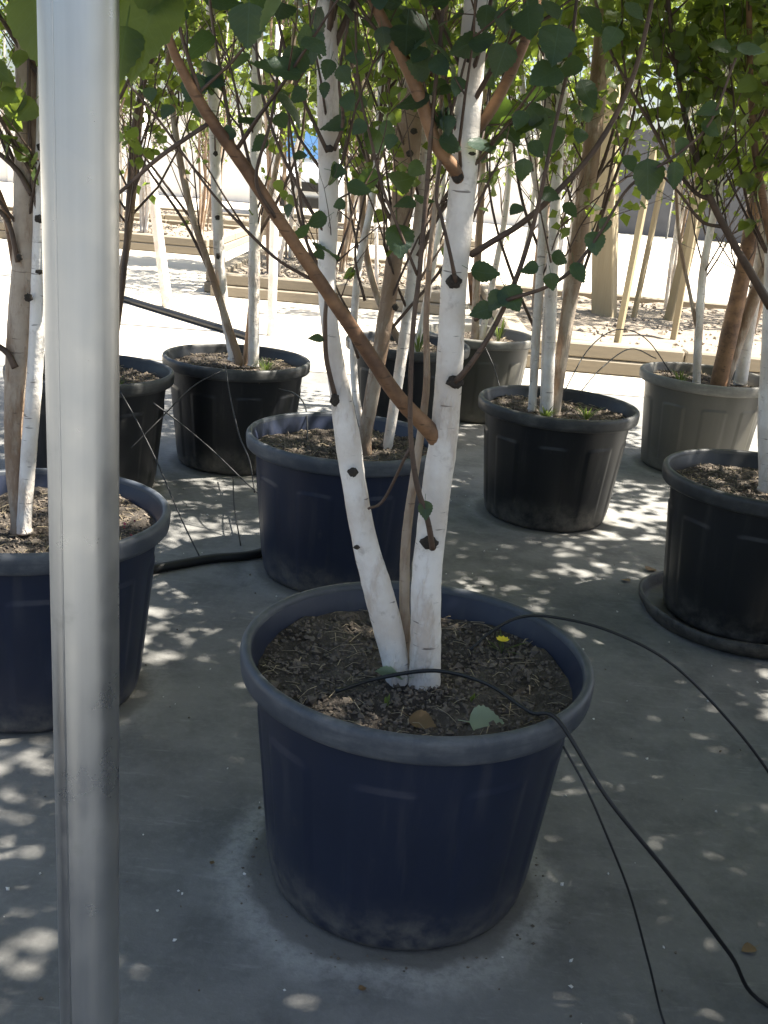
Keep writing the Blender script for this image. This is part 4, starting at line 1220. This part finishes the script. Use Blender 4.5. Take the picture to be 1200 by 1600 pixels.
tube_thing('feeder_tube', [pix(880, 615, 3.75), pix(920, 545, 4.0), pix(965, 515, 4.2), pix(1010, 530, 4.45), pix(1050, 585, 4.6)], .0024, 'thin tube looping up between two pots near the gravel bed', 'tube', FG)
tube_thing('feeder_tube', [pix(905, 615, 3.8), pix(940, 575, 3.95), pix(985, 545, 4.2), pix(1025, 560, 4.5)], .0024, 'lower thin tube looping between two pots near the gravel bed', 'tube', FG)
tube_thing('feeder_tube', [pix(757, 540, 5.14), pix(772, 575, 5.06), pix(784, 620, 4.9), pix(790, 672, 4.6)], .003, 'thin tube hanging down the side of a touching grey pot', 'tube', FG)

# ------------------------------------------------------------------ small things in the front pot
def flat_leaf(px, py, w, ang, mat, label, z, name='fallen_leaf', lift=.3, rz=None, Y=None):
    P = gpix(px, py, z) if Y is None else pix(px, py, Y)
    L = w / F_PX * (P - CAM).dot(FWD)
    m = bpy.data.meshes.new('fallen_leaf')
    v_ = LV.copy(); v_[:, 2] += .25 * v_[:, 1] ** 2 + .15 * v_[:, 0] ** 2
    m.from_pydata([tuple(a * L) for a in v_], [], [tuple(int(i) for i in t) for t in LT]); m.materials.append(M[mat])
    m.polygons.foreach_set('use_smooth', [True] * len(m.polygons))
    o = link(name, m, None, P, (lift, 0.15, math.radians(ang)))
    return tag(o, label, 'leaf')
flat_leaf(733, 1128, 62, 20, 'leaf_pale', 'pale green fallen leaf lying against the front of the pot rim', SOIL_Z + .02, lift=.75)
flat_leaf(628, 1060, 52, 150, 'leaf_pale', 'pale green fallen leaf leaning at the foot of the white stem', SOIL_Z + .02, lift=.9)
flat_leaf(640, 1120, 46, -20, 'leaf_dry', 'brown dry leaf on the soil in front of the white stems', SOIL_Z + .015)

def weed(P, n_, h, label, name='weed', flower=None, spread=.05, mat='weed'):
    o = empty(name, P); tag(o, label, 'weed')
    m = MB()
    for i in range(n_):
        a = random.uniform(0, 6.28); L = h * random.uniform(.6, 1.2)
        t = Vector((math.cos(a) * spread * random.uniform(.4, 1.2), math.sin(a) * spread * random.uniform(.4, 1.2), L))
        sd_ = Vector((-math.sin(a), math.cos(a), 0)) * .0028
        mid = t * .55 + Vector((0, 0, L * .15))
        m.add([Vector((0, 0, 0)), mid - sd_, mid + sd_, t], [(0, 1, 2), (1, 3, 2)])
    m.obj('leaves', M[mat], o)
    if flower:
        m = MB()
        c = Vector((0, 0, h))
        for i in range(9):
            a = 6.28 * i / 9
            d = Vector((math.cos(a), math.sin(a), .5)) * .013
            s_ = Vector((-math.sin(a), math.cos(a), 0)) * .005
            m.add([c, c + d * .6 - s_, c + d, c + d * .6 + s_], [(0, 1, 2, 3)])
        m.obj('flower', M[flower], o)
        m = MB(); m.tube([(0, 0, -.005), (.003, 0, h * .5), (0, 0, h)], .0013, 5); m.obj('stalk', M['weed'], o)
    return o
weed(gpix(783, 1018, SOIL_Z + .008), 6, .02, 'small yellow-flowered weed in the soil of the dirt-ringed pot', flower='petal', name='flowering_weed')
weed(gpix(603, 1106, SOIL_Z + .008), 7, .022, 'tiny bright green seedling in front of the forked white stems', spread=.012)
weed(gpix(736, 1098, SOIL_Z + .008), 5, .018, 'tiny pale green seedling beside the fallen leaf', spread=.014)
for i, (k, dx, dy, h, lab) in enumerate((('right', -.06, -.12, .05, 'grey-green moss tuft at the foot of the slim upright stems'), ('right', .10, -.06, .05, 'second grassy tuft beside the slim upright stems'),
        ('rear_b', .1, -.05, .13, 'tall grassy weed in the grey pot that touches a black one'), ('rear_a', .05, -.15, .12, 'grassy weed in the black pot that touches a grey one'),
        ('right_rear', -.14, -.1, .07, 'bright green weed near the rim of the orange-barked birch pot'), ('far_left', .13, -.08, .06, 'pale weed in the pot with the arching tube'),
        ('left_rear', .12, -.1, .06, 'pale weed in the pot behind the one with pink petals'))):
    weed(Vector((POTS[k][0] + dx, POTS[k][1] + dy, SOIL_Z + .005)), 34, h, lab, spread=.06)
pm = MB()
lx, ly = POTS['left_front']
for i in range(26):
    P = Vector((lx + .17 + random.gauss(0, .025), ly - .03 + random.gauss(0, .05), SOIL_Z + .018 + random.uniform(0, .008)))
    s = random.uniform(.004, .009); d = Vector((random.gauss(0, 1), random.gauss(0, 1), random.gauss(0, .6))).normalized() * s; e = d.cross(Vector((random.gauss(0, 1), random.gauss(0, 1), 1))).normalized() * s * .6
    pm.add([P - d, P - e, P + d, P + e], [(0, 1, 2, 3)])
o = pm.obj('pink_petals', M['pink']); tag(o, 'scattered pink petals on the soil beside the steel pole', 'petals', None, 'stuff')

# grit, bits of bark and leaf litter on the concrete
r_ = np.random.default_rng(44)
m1, m2 = MB(), MB()
for i in range(420):
    yv = r_.uniform(.9, 5.5); xv = r_.uniform(-.42, .42) * yv
    if any((xv - p[0]) ** 2 + (yv - p[1]) ** 2 < .25 ** 2 for p in POTS.values()): continue
    s = r_.uniform(.0012, .004)
    P = Vector((xv, yv, s * .5)); q = Matrix.Rotation(r_.uniform(0, 6.28), 4, Vector(r_.normal(size=3)).normalized())
    (m1 if r_.uniform() < .55 else m2).add([P + q @ (Vector(v_) * s * r_.uniform(.6, 1.6)) for v_ in ((1, 0, 0), (-1, 0, 0), (0, 1, 0), (0, -1, 0), (0, 0, .7), (0, 0, -.7))],
        [(0, 2, 4), (2, 1, 4), (1, 3, 4), (3, 0, 4), (2, 0, 5), (1, 2, 5), (3, 1, 5), (0, 3, 5)])
fx, fy = POTS['front']
for i in range(70):
    a = r_.uniform(0, 6.28); rr = r_.normal(.262, .018)
    if rr < .236: continue
    s = r_.uniform(.001, .0035); P = Vector((fx + rr * math.cos(a), fy + rr * math.sin(a), s * .4))
    m2.add([P + Vector(v_) * s * r_.uniform(.6, 1.6) for v_ in ((1, 0, 0), (-1, 0, 0), (0, 1, 0), (0, -1, 0), (0, 0, .7), (0, 0, -.7))],
        [(0, 2, 4), (2, 1, 4), (1, 3, 4), (3, 0, 4), (2, 0, 5), (1, 2, 5), (3, 1, 5), (0, 3, 5)])
o = m1.obj('white_grit', M['wall'], smooth=False); tag(o, 'specks of white grit scattered on the concrete', 'grit', None, 'stuff')
o = m2.obj('soil_crumbs', M['chip'], smooth=False); tag(o, 'crumbs of dark soil scattered on the concrete', 'soil', None, 'stuff')
k = 0
for px_, py_, w_, an in ((1010, 890, 22, 30), (985, 908, 16, 150), (1180, 1480, 26, 200), (330, 1350, 10, 80), (560, 1545, 14, 20)):
    flat_leaf(px_, py_, w_, an, 'leaf_dry', ('brown leaf scrap on the concrete near the saucer', 'smaller brown leaf scrap on the concrete near the saucer', 'dry leaf on the concrete where the longest feeder tube lands',
              'tiny dry leaf scrap on concrete beside the pale dirt ring', 'dry leaf scrap in front of the dirt-ringed pot')[k], .006, lift=.05); k += 1
